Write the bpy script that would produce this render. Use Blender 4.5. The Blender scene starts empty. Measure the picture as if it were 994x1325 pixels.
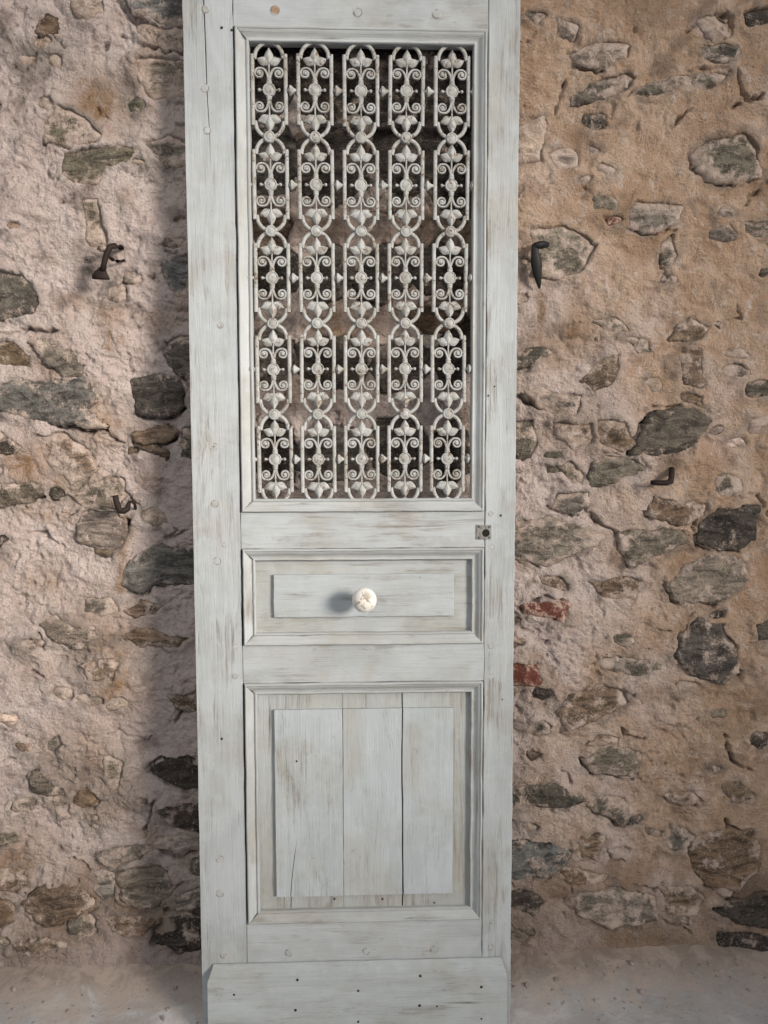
import bpy, bmesh, math, random
import numpy as np
from mathutils import Vector, Matrix
from mathutils.geometry import delaunay_2d_cdt

SC = bpy.context.scene
COL = SC.collection
random.seed(7)
RNG = np.random.default_rng(11)

# ------------------------------------------------------------------ camera, light, exposure
ALPHA = math.radians(4.0)          # lean of the door
FOOT = Vector((0, -0.212, 0))      # foot of the door on the floor, wall face is the plane y = 0
VB = 1.305                         # door length below the camera's foot point on the door
FPX, CX, CY = 1000.0, 497.0, 662.5  # focal length and centre in photograph pixels
CAM_ROT = (0.0715176, -0.0354657, -0.00207833)
CAM_POS = (0.00329, 0.0, -1.67623)


def _rot(a):
    rx, ry, rz = a
    Rx = np.array([[1, 0, 0], [0, np.cos(rx), -np.sin(rx)], [0, np.sin(rx), np.cos(rx)]])
    Ry = np.array([[np.cos(ry), 0, np.sin(ry)], [0, 1, 0], [-np.sin(ry), 0, np.cos(ry)]])
    Rz = np.array([[np.cos(rz), -np.sin(rz), 0], [np.sin(rz), np.cos(rz), 0], [0, 0, 1]])
    return Rz @ Rx @ Ry


R = _rot(CAM_ROT)
C_D = np.array(CAM_POS)
sA, cA = math.sin(ALPHA), math.cos(ALPHA)
# door frame (u right, v down, n into the door) -> world
M3 = np.array([[1, 0, 0], [0, -sA, cA], [0, -cA, -sA]])
ORG = np.array([FOOT.x, FOOT.y + VB * sA, FOOT.z + VB * cA])
CAM_W = ORG + M3 @ C_D


def to_door(px, py, n=0.0):
    """photo pixel -> (x, z) on the door plane at depth n, in the door's own coordinates"""
    D = R.T @ np.array([(px - CX) / FPX, (py - CY) / FPX, 1.0])
    q = C_D + (n - C_D[2]) / D[2] * D
    return float(q[0]), float(VB - q[1])


def to_wall(px, py, y=0.0):
    D = M3 @ (R.T @ np.array([(px - CX) / FPX, (py - CY) / FPX, 1.0]))
    q = CAM_W + (y - CAM_W[1]) / D[1] * D
    return float(q[0]), float(q[2])


def to_floor(px, py):
    D = M3 @ (R.T @ np.array([(px - CX) / FPX, (py - CY) / FPX, 1.0]))
    q = CAM_W - CAM_W[2] / D[2] * D
    return float(q[0]), float(q[1])


cam = bpy.data.cameras.new('camera')
camo = bpy.data.objects.new('camera', cam)
COL.objects.link(camo)
axes = M3 @ R.T                    # columns: camera right, down, forward in world
mw = Matrix([[axes[i, 0], -axes[i, 1], -axes[i, 2], CAM_W[i]] for i in range(3)] + [[0, 0, 0, 1]])
camo.matrix_world = mw
cam.sensor_fit = 'VERTICAL'
cam.sensor_height = 36.0
cam.lens = FPX / 1325.0 * 36.0
cam.clip_start = 0.05
cam.clip_end = 100
cam.dof.use_dof = True
cam.dof.focus_distance = 1.72
cam.dof.aperture_fstop = 4.5
SC.camera = camo

w = bpy.data.worlds.new('World')
SC.world = w
w.use_nodes = True
w.node_tree.nodes['Background'].inputs[0].default_value = (0.74, 0.84, 1.0, 1)
w.node_tree.nodes['Background'].inputs[1].default_value = 0.21


def lamp(name, kind, pos, aim, energy, color, **kw):
    l = bpy.data.lights.new(name, kind)
    l.energy = energy
    l.color = color
    for k, v in kw.items():
        setattr(l, k, v)
    o = bpy.data.objects.new(name, l)
    COL.objects.link(o)
    o.location = pos
    o.rotation_euler = (Vector(aim) - Vector(pos)).to_track_quat('-Z', 'Y').to_euler()
    return o


az, el, dist = math.radians(46), math.radians(16), 7.0
base = Vector((0.0, -0.2, 1.15))
KEY = base + dist * Vector((math.sin(az) * math.cos(el), -math.cos(az) * math.cos(el), math.sin(el)))
lamp('key_lamp', 'SPOT', KEY, (-0.62, 0, 1.25), 5000, (1.0, 0.91, 0.82), shadow_soft_size=1.25,
     spot_size=math.radians(23.5), spot_blend=1.0)
lamp('overhead_lamp', 'SPOT', (-0.05, -2.0, 3.6), (-0.05, 0, 1.1), 65, (1.0, 0.95, 0.90), shadow_soft_size=0.2,
     spot_size=math.radians(62), spot_blend=1.0)

lamp('broad_lamp', 'AREA', (-2.0, -3.6, 2.5), (-0.5, 0, 1.2), 30, (1.0, 0.95, 0.92), shape='RECTANGLE', size=1.8, size_y=1.8)

SC.view_settings.view_transform = 'Standard'
SC.view_settings.look = 'None'
SC.view_settings.exposure = 0.2
SC.view_settings.gamma = 1.0
SC.cycles.use_denoising = True
SC.cycles.max_bounces = 6

# ------------------------------------------------------------------ numpy noise
_P = np.random.default_rng(3).permutation(256)
_P = np.concatenate([_P, _P, _P])
_G = np.stack([np.cos(np.arange(256) / 256 * 2 * np.pi * 7.13), np.sin(np.arange(256) / 256 * 2 * np.pi * 7.13)], -1)


def perlin(x, y):
    xi = np.floor(x).astype(np.int64)
    yi = np.floor(y).astype(np.int64)
    xf = x - xi
    yf = y - yi
    xi &= 255
    yi &= 255
    u = xf * xf * xf * (xf * (xf * 6 - 15) + 10)
    v = yf * yf * yf * (yf * (yf * 6 - 15) + 10)

    def g(a, b, dx, dy):
        h = _P[_P[a] + b]
        return _G[h, 0] * dx + _G[h, 1] * dy
    n00 = g(xi, yi, xf, yf)
    n10 = g(xi + 1, yi, xf - 1, yf)
    n01 = g(xi, yi + 1, xf, yf - 1)
    n11 = g(xi + 1, yi + 1, xf - 1, yf - 1)
    a = n00 + u * (n10 - n00)
    b = n01 + u * (n11 - n01)
    return 1.5 * (a + v * (b - a))


def fbm(x, y, f, octs=4, ox=0.0, gain=0.5):
    s = np.zeros_like(x)
    a = 1.0
    for i in range(octs):
        c_, s_ = math.cos(0.6 + 1.1 * i), math.sin(0.6 + 1.1 * i)
        s += a * perlin((x * c_ - y * s_) * f + ox + 17.3 * i, (x * s_ + y * c_) * f - ox * 1.7 + 9.1 * i)
        f *= 2.03
        a *= gain
    return s


def sstep(a, b, x):
    t = np.clip((x - a) / (b - a), 0, 1)
    return t * t * (3 - 2 * t)


def seg_dist(X, Z, a, b):
    dx, dz = b[0] - a[0], b[1] - a[1]
    L = dx * dx + dz * dz + 1e-12
    t = np.clip(((X - a[0]) * dx + (Z - a[1]) * dz) / L, 0, 1)
    return np.hypot(X - a[0] - t * dx, Z - a[1] - t * dz)


def poly_sd(X, Z, P):
    d = np.full(X.shape, 1e9)
    ins = np.zeros(X.shape, bool)
    n = len(P)
    for i in range(n):
        a, b = P[i], P[(i + 1) % n]
        d = np.minimum(d, seg_dist(X, Z, a, b))
        if a[1] != b[1]:
            c = (a[1] > Z) != (b[1] > Z)
            ins ^= c & (X < (b[0] - a[0]) * (Z - a[1]) / (b[1] - a[1]) + a[0])
    return np.where(ins, -d, d)


# ------------------------------------------------------------------ materials
class NT:
    def __init__(self, name):
        self.m = bpy.data.materials.new(name)
        self.m.use_nodes = True
        self.t = self.m.node_tree
        self.b = self.t.nodes['Principled BSDF']
        self.b.inputs['Specular IOR Level'].default_value = 0.3

    def n(self, typ, **kw):
        nd = self.t.nodes.new(typ)
        for k, v in kw.items():
            setattr(nd, k, v)
        return nd

    def l(self, a, b):
        self.t.links.new(a, b)

    def set(self, sock, v):
        if hasattr(v, 'is_output'):
            self.l(v, sock)
        elif isinstance(v, (tuple, list)) and len(v) == 3 and sock.type == 'RGBA':
            sock.default_value = (*v, 1)
        else:
            sock.default_value = v

    def coord(self, scale=(1, 1, 1), kind='Object', rand=0.0, rot=(0, 0, 0)):
        tc = self.n('ShaderNodeTexCoord')
        mp = self.n('ShaderNodeMapping')
        src = tc.outputs[kind]
        if rand:
            oi = self.n('ShaderNodeObjectInfo')
            ad = self.n('ShaderNodeVectorMath', operation='MULTIPLY_ADD')
            self.l(oi.outputs['Random'], ad.inputs[0])
            ad.inputs[1].default_value = (rand, rand * 1.7, rand * 0.6)
            self.l(src, ad.inputs[2])
            src = ad.outputs[0]
        self.l(src, mp.inputs['Vector'])
        mp.inputs['Scale'].default_value = scale
        mp.inputs['Rotation'].default_value = rot
        return mp.outputs[0]

    def noise(self, vec, scale, detail=4, rough=0.55, dist=0.0):
        nd = self.n('ShaderNodeTexNoise')
        self.l(vec, nd.inputs['Vector'])
        nd.inputs['Scale'].default_value = scale
        nd.inputs['Detail'].default_value = detail
        nd.inputs['Roughness'].default_value = rough
        nd.inputs['Distortion'].default_value = dist
        return nd.outputs['Fac']

    def ramp(self, fac, a, b, lo=0.0, hi=1.0):
        nd = self.n('ShaderNodeMapRange', interpolation_type='SMOOTHSTEP')
        self.l(fac, nd.inputs['Value'])
        nd.inputs['From Min'].default_value = a
        nd.inputs['From Max'].default_value = b
        nd.inputs['To Min'].default_value = lo
        nd.inputs['To Max'].default_value = hi
        return nd.outputs['Result']

    def mix(self, fac, a, b, mode='MIX'):
        nd = self.n('ShaderNodeMix', data_type='RGBA', blend_type=mode)
        self.set(nd.inputs[0], fac)
        self.set(nd.inputs[6], a)
        self.set(nd.inputs[7], b)
        return nd.outputs[2]

    def math(self, op, a, b=0.0):
        nd = self.n('ShaderNodeMath', operation=op)
        self.set(nd.inputs[0], a)
        self.set(nd.inputs[1], b)
        return nd.outputs[0]

    def bump(self, h, strength=0.3, dist=0.002, normal=None):
        nd = self.n('ShaderNodeBump')
        self.l(h, nd.inputs['Height'])
        nd.inputs['Strength'].default_value = strength
        nd.inputs['Distance'].default_value = dist
        if normal:
            self.l(normal, nd.inputs['Normal'])
        return nd.outputs[0]

    def out(self, color=None, rough=0.8, normal=None):
        if color is not None:
            self.set(self.b.inputs['Base Color'], color)
        self.set(self.b.inputs['Roughness'], rough)
        if normal:
            self.l(normal, self.b.inputs['Normal'])
        return self.m


def wood(name, vertical, paint=(0.391, 0.419, 0.429), paint2=(0.323, 0.346, 0.350), wear=0.5):
    t = NT(name)

    def sc(along, across):
        return (across, across, along) if vertical else (along, across, across)
    streak = t.noise(t.coord(sc(2.2, 30), rand=9), 1.0, 7, 0.62, 0.5)
    mid = t.noise(t.coord(sc(7, 110), rand=7), 1.0, 6, 0.62, 0.4)
    fine = t.noise(t.coord(sc(14, 320), rand=5), 1.0, 5, 0.6, 0.2)
    patch = t.noise(t.coord(sc(3.2, 11), rand=13), 1.0, 6, 0.62, 0.7)
    patch2 = t.noise(t.coord(sc(6, 20), rand=17), 1.0, 6, 0.65, 0.6)
    c1 = t.coord((1, 1, 1), rand=3)
    speck = t.noise(c1, 150, 4, 0.65)
    mott = t.noise(c1, 28, 5, 0.6)
    big = t.noise(c1, 6.0, 4, 0.55, 0.5)
    col = t.mix(t.ramp(patch, 0.36, 0.64), paint, paint2)
    col = t.mix(t.ramp(mott, 0.45, 0.68, 0, 0.35), col, tuple(min(1, x * 1.12) for x in paint))
    col = t.mix(t.ramp(big, 0.46, 0.70, 0, 0.40), col, (0.30, 0.275, 0.225))
    # thin rubbed paint: grey wood grain shows in streaks
    k = 0.12 * (1 - wear)
    oi = t.n('ShaderNodeObjectInfo')
    own = t.math('MULTIPLY', t.math('SUBTRACT', oi.outputs['Random'], 0.5), 0.12)
    area = t.ramp(t.math('ADD', t.math('ADD', patch2, own), t.math('MULTIPLY', big, 0.35)), 0.62 + k, 0.84 + k)
    worn = t.math('MULTIPLY', t.ramp(t.math('ADD', t.math('MULTIPLY', streak, 0.5), t.math('MULTIPLY', mid, 0.5)), 0.44, 0.66), area)
    col = t.mix(t.math('MULTIPLY', worn, 0.88), col, (0.20, 0.175, 0.145))
    grain = t.math('MULTIPLY', t.ramp(mid, 0.52, 0.68), t.ramp(streak, 0.38, 0.64))
    col = t.mix(t.math('MULTIPLY', grain, 0.22), col, (0.23, 0.215, 0.195))
    gl = t.math('MULTIPLY', t.ramp(fine, 0.55, 0.70), t.ramp(patch, 0.36, 0.62))
    col = t.mix(t.math('MULTIPLY', gl, 0.30), col, (0.19, 0.175, 0.15))
    deep = t.math('MULTIPLY', t.ramp(mid, 0.64, 0.72), t.ramp(patch2, 0.54, 0.66))
    col = t.mix(t.math('MULTIPLY', deep, 0.75), col, (0.11, 0.09, 0.07))
    scuff = t.noise(t.coord(sc(30, 70), rand=21), 1.0, 5, 0.65, 0.8)
    col = t.mix(t.math('MULTIPLY', t.ramp(scuff, 0.58, 0.76, 0, 0.6), t.ramp(big, 0.40, 0.62)), col, (0.215, 0.19, 0.16))
    col = t.mix(t.ramp(speck, 0.66, 0.74, 0, 0.6), col, (0.17, 0.145, 0.12))
    h = t.math('ADD', t.math('MULTIPLY', fine, -0.7), t.math('MULTIPLY', mid, -1.1))
    h = t.math('ADD', h, t.math('ADD', t.math('MULTIPLY', worn, -2.2), t.math('MULTIPLY', mott, 0.5)))
    nr = t.bump(h, 0.5, 0.0020)
    return t.out(col, t.ramp(streak, 0.3, 0.7, 0.55, 0.78), nr)


M_V = wood('old_white_paint_vertical', True)
M_H = wood('old_white_paint_horizontal', False, wear=0.75)
M_MV = wood('moulding_paint_vertical', True, (0.395, 0.418, 0.418), (0.336, 0.351, 0.346), 0.55)
M_MH = wood('moulding_paint_horizontal', False, (0.395, 0.418, 0.418), (0.336, 0.351, 0.346), 0.55)
M_PV = wood('panel_paint_vertical', True, (0.402, 0.440, 0.455), (0.353, 0.388, 0.398), 0.35)
M_PH = wood('panel_paint_horizontal', False, (0.391, 0.426, 0.438), (0.344, 0.371, 0.376), 0.5)
M_PDV = wood('grimy_panel_margin_vertical', True, (0.370, 0.396, 0.394), (0.315, 0.324, 0.306), 0.7)
M_PDH = wood('grimy_panel_margin_horizontal', False, (0.370, 0.396, 0.394), (0.315, 0.324, 0.306), 0.7)
M_KH = wood('kickboard_paint', False, (0.400, 0.432, 0.438), (0.345, 0.370, 0.372), 0.6)


def simple(name, col, rough=0.7, col2=None, scale=60, bump=0.2, metal=0.0, lo=0.4, hi=0.65):
    t = NT(name)
    c = t.coord((1, 1, 1), rand=4)
    nz = t.noise(c, scale, 6, 0.6)
    t.b.inputs['Metallic'].default_value = metal
    return t.out(t.mix(t.ramp(nz, lo, hi), col, col2 or tuple(x * 0.7 for x in col)), rough, t.bump(nz, bump, 0.001))




def grille_mat():
    t = NT('flaking_grille_paint')
    c = t.coord((1, 1, 1), rand=4)
    a = t.noise(c, 60, 6, 0.62, 0.3)
    b = t.noise(c, 150, 5, 0.65)
    d = t.noise(c, 23, 5, 0.6, 0.5)
    col = t.mix(t.ramp(a, 0.38, 0.66), (0.385, 0.395, 0.385), (0.28, 0.275, 0.25))
    col = t.mix(t.ramp(d, 0.50, 0.66, 0, 0.5), col, (0.245, 0.225, 0.19))
    chip = t.math('MULTIPLY', t.ramp(t.math('ADD', b, t.math('MULTIPLY', d, 0.5)), 0.83, 0.90), 0.85)
    col = t.mix(chip, col, (0.13, 0.075, 0.045))
    h = t.math('ADD', a, t.math('MULTIPLY', chip, -0.6))
    return t.out(col, 0.68, t.bump(h, 0.5, 0.0015))


M_IRON = grille_mat()
M_RUST = simple('rusty_iron', (0.022, 0.012, 0.009), 0.75, (0.010, 0.007, 0.006), 140, 0.7)
M_BLACK = simple('black_iron', (0.012, 0.011, 0.011), 0.6, (0.007, 0.006, 0.006), 140, 0.4)
M_DIRT = simple('dirt_in_joint', (0.20, 0.175, 0.15), 0.9, (0.44, 0.43, 0.41), 90)
M_NAIL = simple('nail_iron', (0.035, 0.028, 0.022), 0.7)
M_BARE = simple('bare_wood_peg', (0.33, 0.22, 0.14), 0.8, (0.24, 0.16, 0.10), 200)
M_PLATE = simple('zinc_plate', (0.27, 0.265, 0.25), 0.5, (0.15, 0.14, 0.125), 120, 0.3, 0.35)
M_HOLE = simple('keyhole_shade', (0.012, 0.011, 0.010), 0.9)
M_SCREW = simple('screw_iron', (0.05, 0.045, 0.04), 0.6, metal=0.3)


def knob_mat():
    t = NT('chipped_white_enamel')
    c = t.coord((1, 1, 1))
    a = t.noise(c, 62, 5, 0.6, 0.6)
    b = t.noise(c, 210, 4, 0.65)
    g = t.n('ShaderNodeSeparateXYZ')
    t.l(c, g.inputs[0])
    # chips sit on the worn face of the knob
    front = t.ramp(g.outputs['Y'], -0.0670, -0.050, 1, 0)
    chip = t.math('MULTIPLY', t.ramp(t.math('ADD', a, t.math('MULTIPLY', b, 0.35)), 0.69, 0.76), front)
    col = t.mix(t.math('MULTIPLY', front, 0.35), (0.72, 0.70, 0.66), (0.62, 0.55, 0.42))
    col = t.mix(chip, col, (0.27, 0.235, 0.18))
    return t.out(col, 0.42, t.bump(t.math('MULTIPLY', chip, -1.0), 0.6, 0.001))


M_KNOB = knob_mat()


def mortar_mat():
    t = NT('lime_mortar')
    c = t.coord((1, 1, 1))
    at = t.n('ShaderNodeVertexColor', layer_name='tint')
    sp = t.n('ShaderNodeSeparateColor')
    t.l(at.outputs['Color'], sp.inputs[0])
    och, gry, tan = sp.outputs[0], sp.outputs[1], sp.outputs[2]
    dirt_shade = at.outputs['Alpha']
    n1 = t.noise(c, 9, 6, 0.6, 0.5)
    n2 = t.noise(c, 38, 6, 0.65, 0.3)
    n3 = t.noise(c, 180, 4, 0.65)
    n4 = t.noise(c, 520, 3, 0.6)
    col = t.mix(t.ramp(n1, 0.35, 0.68), (0.58, 0.475, 0.435), (0.65, 0.56, 0.52))
    col = t.mix(tan, col, t.mix(t.ramp(n1, 0.35, 0.68), (0.43, 0.285, 0.185), (0.56, 0.41, 0.30)))
    col = t.mix(t.math('MULTIPLY', t.ramp(n2, 0.52, 0.68), 0.45), col, (0.64, 0.56, 0.505))
    col = t.mix(t.math('MULTIPLY', t.ramp(n2, 0.48, 0.30), 0.45), col, (0.30, 0.225, 0.165))
    n7 = t.noise(c, 20, 7, 0.7, 0.8)
    col = t.mix(t.ramp(n7, 0.56, 0.69, 0, 0.5), col, (0.30, 0.235, 0.19))
    col = t.mix(t.ramp(n7, 0.44, 0.34, 0, 0.45), col, (0.68, 0.59, 0.54))
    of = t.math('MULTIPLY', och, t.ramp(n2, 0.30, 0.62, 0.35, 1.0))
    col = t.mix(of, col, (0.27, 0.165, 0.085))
    col = t.mix(t.math('MULTIPLY', gry, 0.8), col, t.mix(t.ramp(n2, 0.4, 0.65), (0.18, 0.155, 0.13), (0.34, 0.29, 0.25)))
    col = t.mix(t.ramp(n3, 0.57, 0.70, 0, 0.70), col, (0.15, 0.105, 0.075))
    col = t.mix(t.ramp(n3, 0.40, 0.28, 0, 0.45), col, (0.60, 0.53, 0.47))
    col = t.mix(t.math('MULTIPLY', dirt_shade, 0.85), col, t.mix(t.ramp(n2, 0.4, 0.65), (0.085, 0.062, 0.05), (0.16, 0.12, 0.095)))
    col = t.mix(t.ramp(n4, 0.58, 0.70, 0, 0.40), col, (0.22, 0.165, 0.125))
    col = t.mix(t.ramp(n4, 0.42, 0.30, 0, 0.40), col, (0.64, 0.57, 0.51))
    h = t.math('ADD', t.math('MULTIPLY', n3, 1.6), t.math('MULTIPLY', n4, 0.8))
    h = t.math('ADD', h, t.math('MULTIPLY', n2, 1.4))
    return t.out(col, 0.92, t.bump(h, 1.0, 0.006))


def stone_mat():
    t = NT('schist_stone')
    c = t.coord((1, 1, 1), kind='Object')
    oi = t.n('ShaderNodeObjectInfo')
    cs = t.coord((2.2, 2.2, 7), rand=5, rot=(0, 0.45, 0))
    n1 = t.noise(cs, 6, 8, 0.7, 1.6)
    n2 = t.noise(c, 42, 7, 0.68, 0.6)
    n3 = t.noise(c, 230, 5, 0.65)
    n5 = t.noise(c, 13, 6, 0.65, 0.5)
    n6 = t.noise(c, 90, 6, 0.65, 0.3)
    base = oi.outputs['Color']
    dk = t.mix(1.0, base, (0.42, 0.40, 0.38), 'MULTIPLY')
    lt = t.mix(1.0, base, (1.6, 1.58, 1.5), 'MULTIPLY')
    col = t.mix(t.ramp(n1, 0.36, 0.66), dk, lt)
    col = t.mix(t.ramp(n2, 0.50, 0.70, 0, 0.75), col, dk)
    col = t.mix(t.ramp(n6, 0.56, 0.70, 0, 0.45), col, (0.30, 0.25, 0.20))
    col = t.mix(t.ramp(n3, 0.58, 0.72, 0, 0.65), col, (0.36, 0.32, 0.28))
    col = t.mix(t.ramp(n3, 0.42, 0.30, 0, 0.7), col, (0.03, 0.027, 0.022))
    # mortar film left on the stone
    cov = t.math('ADD', t.math('MULTIPLY', n5, 0.9), t.math('ADD', t.math('MULTIPLY', n2, 0.5), t.math('MULTIPLY', n3, 0.25)))
    rim = t.n('ShaderNodeVertexColor', layer_name='rim')
    rs = t.n('ShaderNodeSeparateColor')
    t.l(rim.outputs['Color'], rs.inputs[0])
    cov = t.math('ADD', cov, t.math('MULTIPLY', oi.outputs['Alpha'], 0.17))
    cov = t.math('ADD', cov, t.math('MULTIPLY', rs.outputs[0], 0.13))
    film = t.ramp(cov, 0.93, 1.10, 0, 0.92)
    col = t.mix(film, col, t.mix(t.ramp(n2, 0.4, 0.6), (0.35, 0.27, 0.215), (0.50, 0.405, 0.345)))
    h = t.math('ADD', t.math('MULTIPLY', n1, 1.0), t.math('ADD', t.math('MULTIPLY', n2, 1.4), t.math('MULTIPLY', n3, 0.7)))
    h = t.math('ADD', h, t.math('MULTIPLY', n6, 0.8))
    return t.out(col, 0.85, t.bump(h, 0.9, 0.006))


def brick_mat():
    t = NT('red_brick')
    c = t.coord((1, 1, 1))
    n2 = t.noise(c, 50, 6, 0.62, 0.4)
    n3 = t.noise(c, 240, 4, 0.6)
    col = t.mix(t.ramp(n2, 0.38, 0.66), (0.10, 0.032, 0.023), (0.17, 0.062, 0.042))
    col = t.mix(t.ramp(n3, 0.6, 0.72, 0, 0.6), col, (0.42, 0.30, 0.24))
    rim = t.n('ShaderNodeVertexColor', layer_name='rim')
    rs = t.n('ShaderNodeSeparateColor')
    t.l(rim.outputs['Color'], rs.inputs[0])
    cov = t.math('ADD', t.math('ADD', n2, t.math('MULTIPLY', n3, 0.4)), t.math('MULTIPLY', rs.outputs[0], 0.45))
    col = t.mix(t.ramp(cov, 0.80, 0.98, 0, 0.9), col, (0.42, 0.32, 0.26))
    return t.out(col, 0.9, t.bump(t.math('ADD', n2, n3), 0.7, 0.004))


def floor_mat():
    t = NT('dusty_concrete')
    c = t.coord((1, 1, 1))
    n1 = t.noise(c, 3.0, 6, 0.62, 1.0)
    n2 = t.noise(t.coord((2.5, 8, 1)), 2.2, 7, 0.65, 1.0)
    n3 = t.noise(c, 120, 4, 0.6)
    n4 = t.noise(c, 17, 6, 0.65, 0.5)
    xyz = t.n('ShaderNodeSeparateXYZ')
    t.l(c, xyz.inputs[0])
    col = t.mix(t.ramp(n1, 0.35, 0.65), (0.60, 0.600, 0.595), (0.42, 0.425, 0.425))
    col = t.mix(t.ramp(n2, 0.46, 0.66, 0, 0.5), col, (0.36, 0.345, 0.325))
    # crumbled mortar and dirt lying along the wall
    edge = t.ramp(t.math('ADD', xyz.outputs['Y'], t.math('MULTIPLY', t.math('SUBTRACT', n4, 0.5), 0.30)), -0.24, -0.04)
    col = t.mix(t.math('MULTIPLY', edge, 0.95), col, t.mix(t.ramp(n4, 0.4, 0.62), (0.27, 0.215, 0.175), (0.40, 0.33, 0.28)))
    col = t.mix(t.ramp(n3, 0.60, 0.72, 0, 0.5), col, (0.16, 0.14, 0.12))
    return t.out(col, 0.85, t.bump(t.math('ADD', n4, t.math('MULTIPLY', n3, 0.5)), 0.4, 0.006))


M_MORTAR, M_STONE, M_BRICK, M_FLOOR = mortar_mat(), stone_mat(), brick_mat(), floor_mat()

# ------------------------------------------------------------------ object helpers


def obj(name, me, mat=None, parent=None, loc=None):
    if isinstance(me, bmesh.types.BMesh):
        m = bpy.data.meshes.new(name)
        me.normal_update()
        me.to_mesh(m)
        me.free()
        me = m
    if mat is not None and not me.materials:
        for x in (mat if isinstance(mat, (list, tuple)) else [mat]):
            me.materials.append(x)
    o = bpy.data.objects.new(name, me)
    COL.objects.link(o)
    if parent is not None:
        o.parent = parent
    if loc is not None:
        o.location = loc
    return o


def tag(o, label, cat, group=None):
    o['label'] = label
    o['category'] = cat
    o['kind'] = 'thing'
    if group:
        o['group'] = group
    return o


def smooth(bm, v=True):
    for f in bm.faces:
        f.smooth = v
    return bm


def grid_mesh(name, X, Y, Z, mask=None, smoothed=True):
    """mesh from 2-D coordinate arrays; mask keeps quads"""
    nr, nc = X.shape
    idx = np.arange(nr * nc).reshape(nr, nc)
    q = np.stack([idx[:-1, :-1], idx[:-1, 1:], idx[1:, 1:], idx[1:, :-1]], -1).reshape(-1, 4)
    if mask is not None:
        q = q[mask.reshape(-1)]
        used = np.unique(q)
        remap = np.full(nr * nc, -1)
        remap[used] = np.arange(len(used))
        q = remap[q]
    else:
        used = np.arange(nr * nc)
    co = np.stack([X.ravel()[used], Y.ravel()[used], Z.ravel()[used]], -1).astype(np.float32)
    me = bpy.data.meshes.new(name)
    me.vertices.add(len(co))
    me.vertices.foreach_set('co', co.ravel())
    me.loops.add(q.size)
    me.loops.foreach_set('vertex_index', q.ravel().astype(np.int32))
    me.polygons.add(len(q))
    me.polygons.foreach_set('loop_start', np.arange(0, q.size, 4, dtype=np.int32))
    me.polygons.foreach_set('loop_total', np.full(len(q), 4, np.int32))
    me.polygons.foreach_set('use_smooth', np.full(len(q), smoothed, bool))
    me.update(calc_edges=True)
    return me, used


def lathe(bm, prof, seg=20, axis='Y', center=(0, 0, 0)):
    """prof: (position along axis, radius)"""
    rings = []
    cx, cy, cz = center
    for a, r in prof:
        ring = []
        for k in range(seg):
            t = 2 * math.pi * k / seg
            c, s = r * math.cos(t), r * math.sin(t)
            if axis == 'Y':
                ring.append(bm.verts.new((cx + c, cy + a, cz + s)))
            elif axis == 'X':
                ring.append(bm.verts.new((cx + a, cy + c, cz + s)))
            else:
                ring.append(bm.verts.new((cx + c, cy + s, cz + a)))
        rings.append(ring)
    for r0, r1 in zip(rings, rings[1:]):
        for k in range(seg):
            bm.faces.new((r0[k], r0[(k + 1) % seg], r1[(k + 1) % seg], r1[k]))
    for ring in (rings[0], rings[-1]):
        bm.faces.new(ring)
    return bm


def sweep(bm, pts, rad, seg=8, flat=1.0, up=Vector((0, 1, 0))):
    """tube along 3-D points; rad may be a list; flat squashes along y"""
    pts = [Vector(p) for p in pts]
    n = len(pts)
    rr = rad if isinstance(rad, (list, tuple)) else [rad] * n
    rings = []
    for i, p in enumerate(pts):
        d = (pts[min(i + 1, n - 1)] - pts[max(i - 1, 0)]).normalized()
        u = up if abs(d.dot(up)) < 0.95 else Vector((1, 0, 0))
        a = d.cross(u).normalized()
        b = a.cross(d).normalized()
        rings.append([bm.verts.new(p + rr[i] * (math.cos(t) * a + flat * math.sin(t) * b))
                      for t in (2 * math.pi * k / seg for k in range(seg))])
    for r0, r1 in zip(rings, rings[1:]):
        for k in range(seg):
            bm.faces.new((r0[k], r0[(k + 1) % seg], r1[(k + 1) % seg], r1[k]))
    bm.faces.new(rings[0])
    bm.faces.new(rings[-1])
    return bm


def ball(bm, c, r, sx=1.0, sy=1.0, sz=1.0, seg=12):
    m = Matrix.Translation(c) @ Matrix.Diagonal((sx, sy, sz, 1))
    bmesh.ops.create_uvsphere(bm, u_segments=seg, v_segments=max(6, seg // 2), radius=r, matrix=m)
    return bm


def fix(bm):
    bmesh.ops.recalc_face_normals(bm, faces=bm.faces)
    return bm


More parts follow.
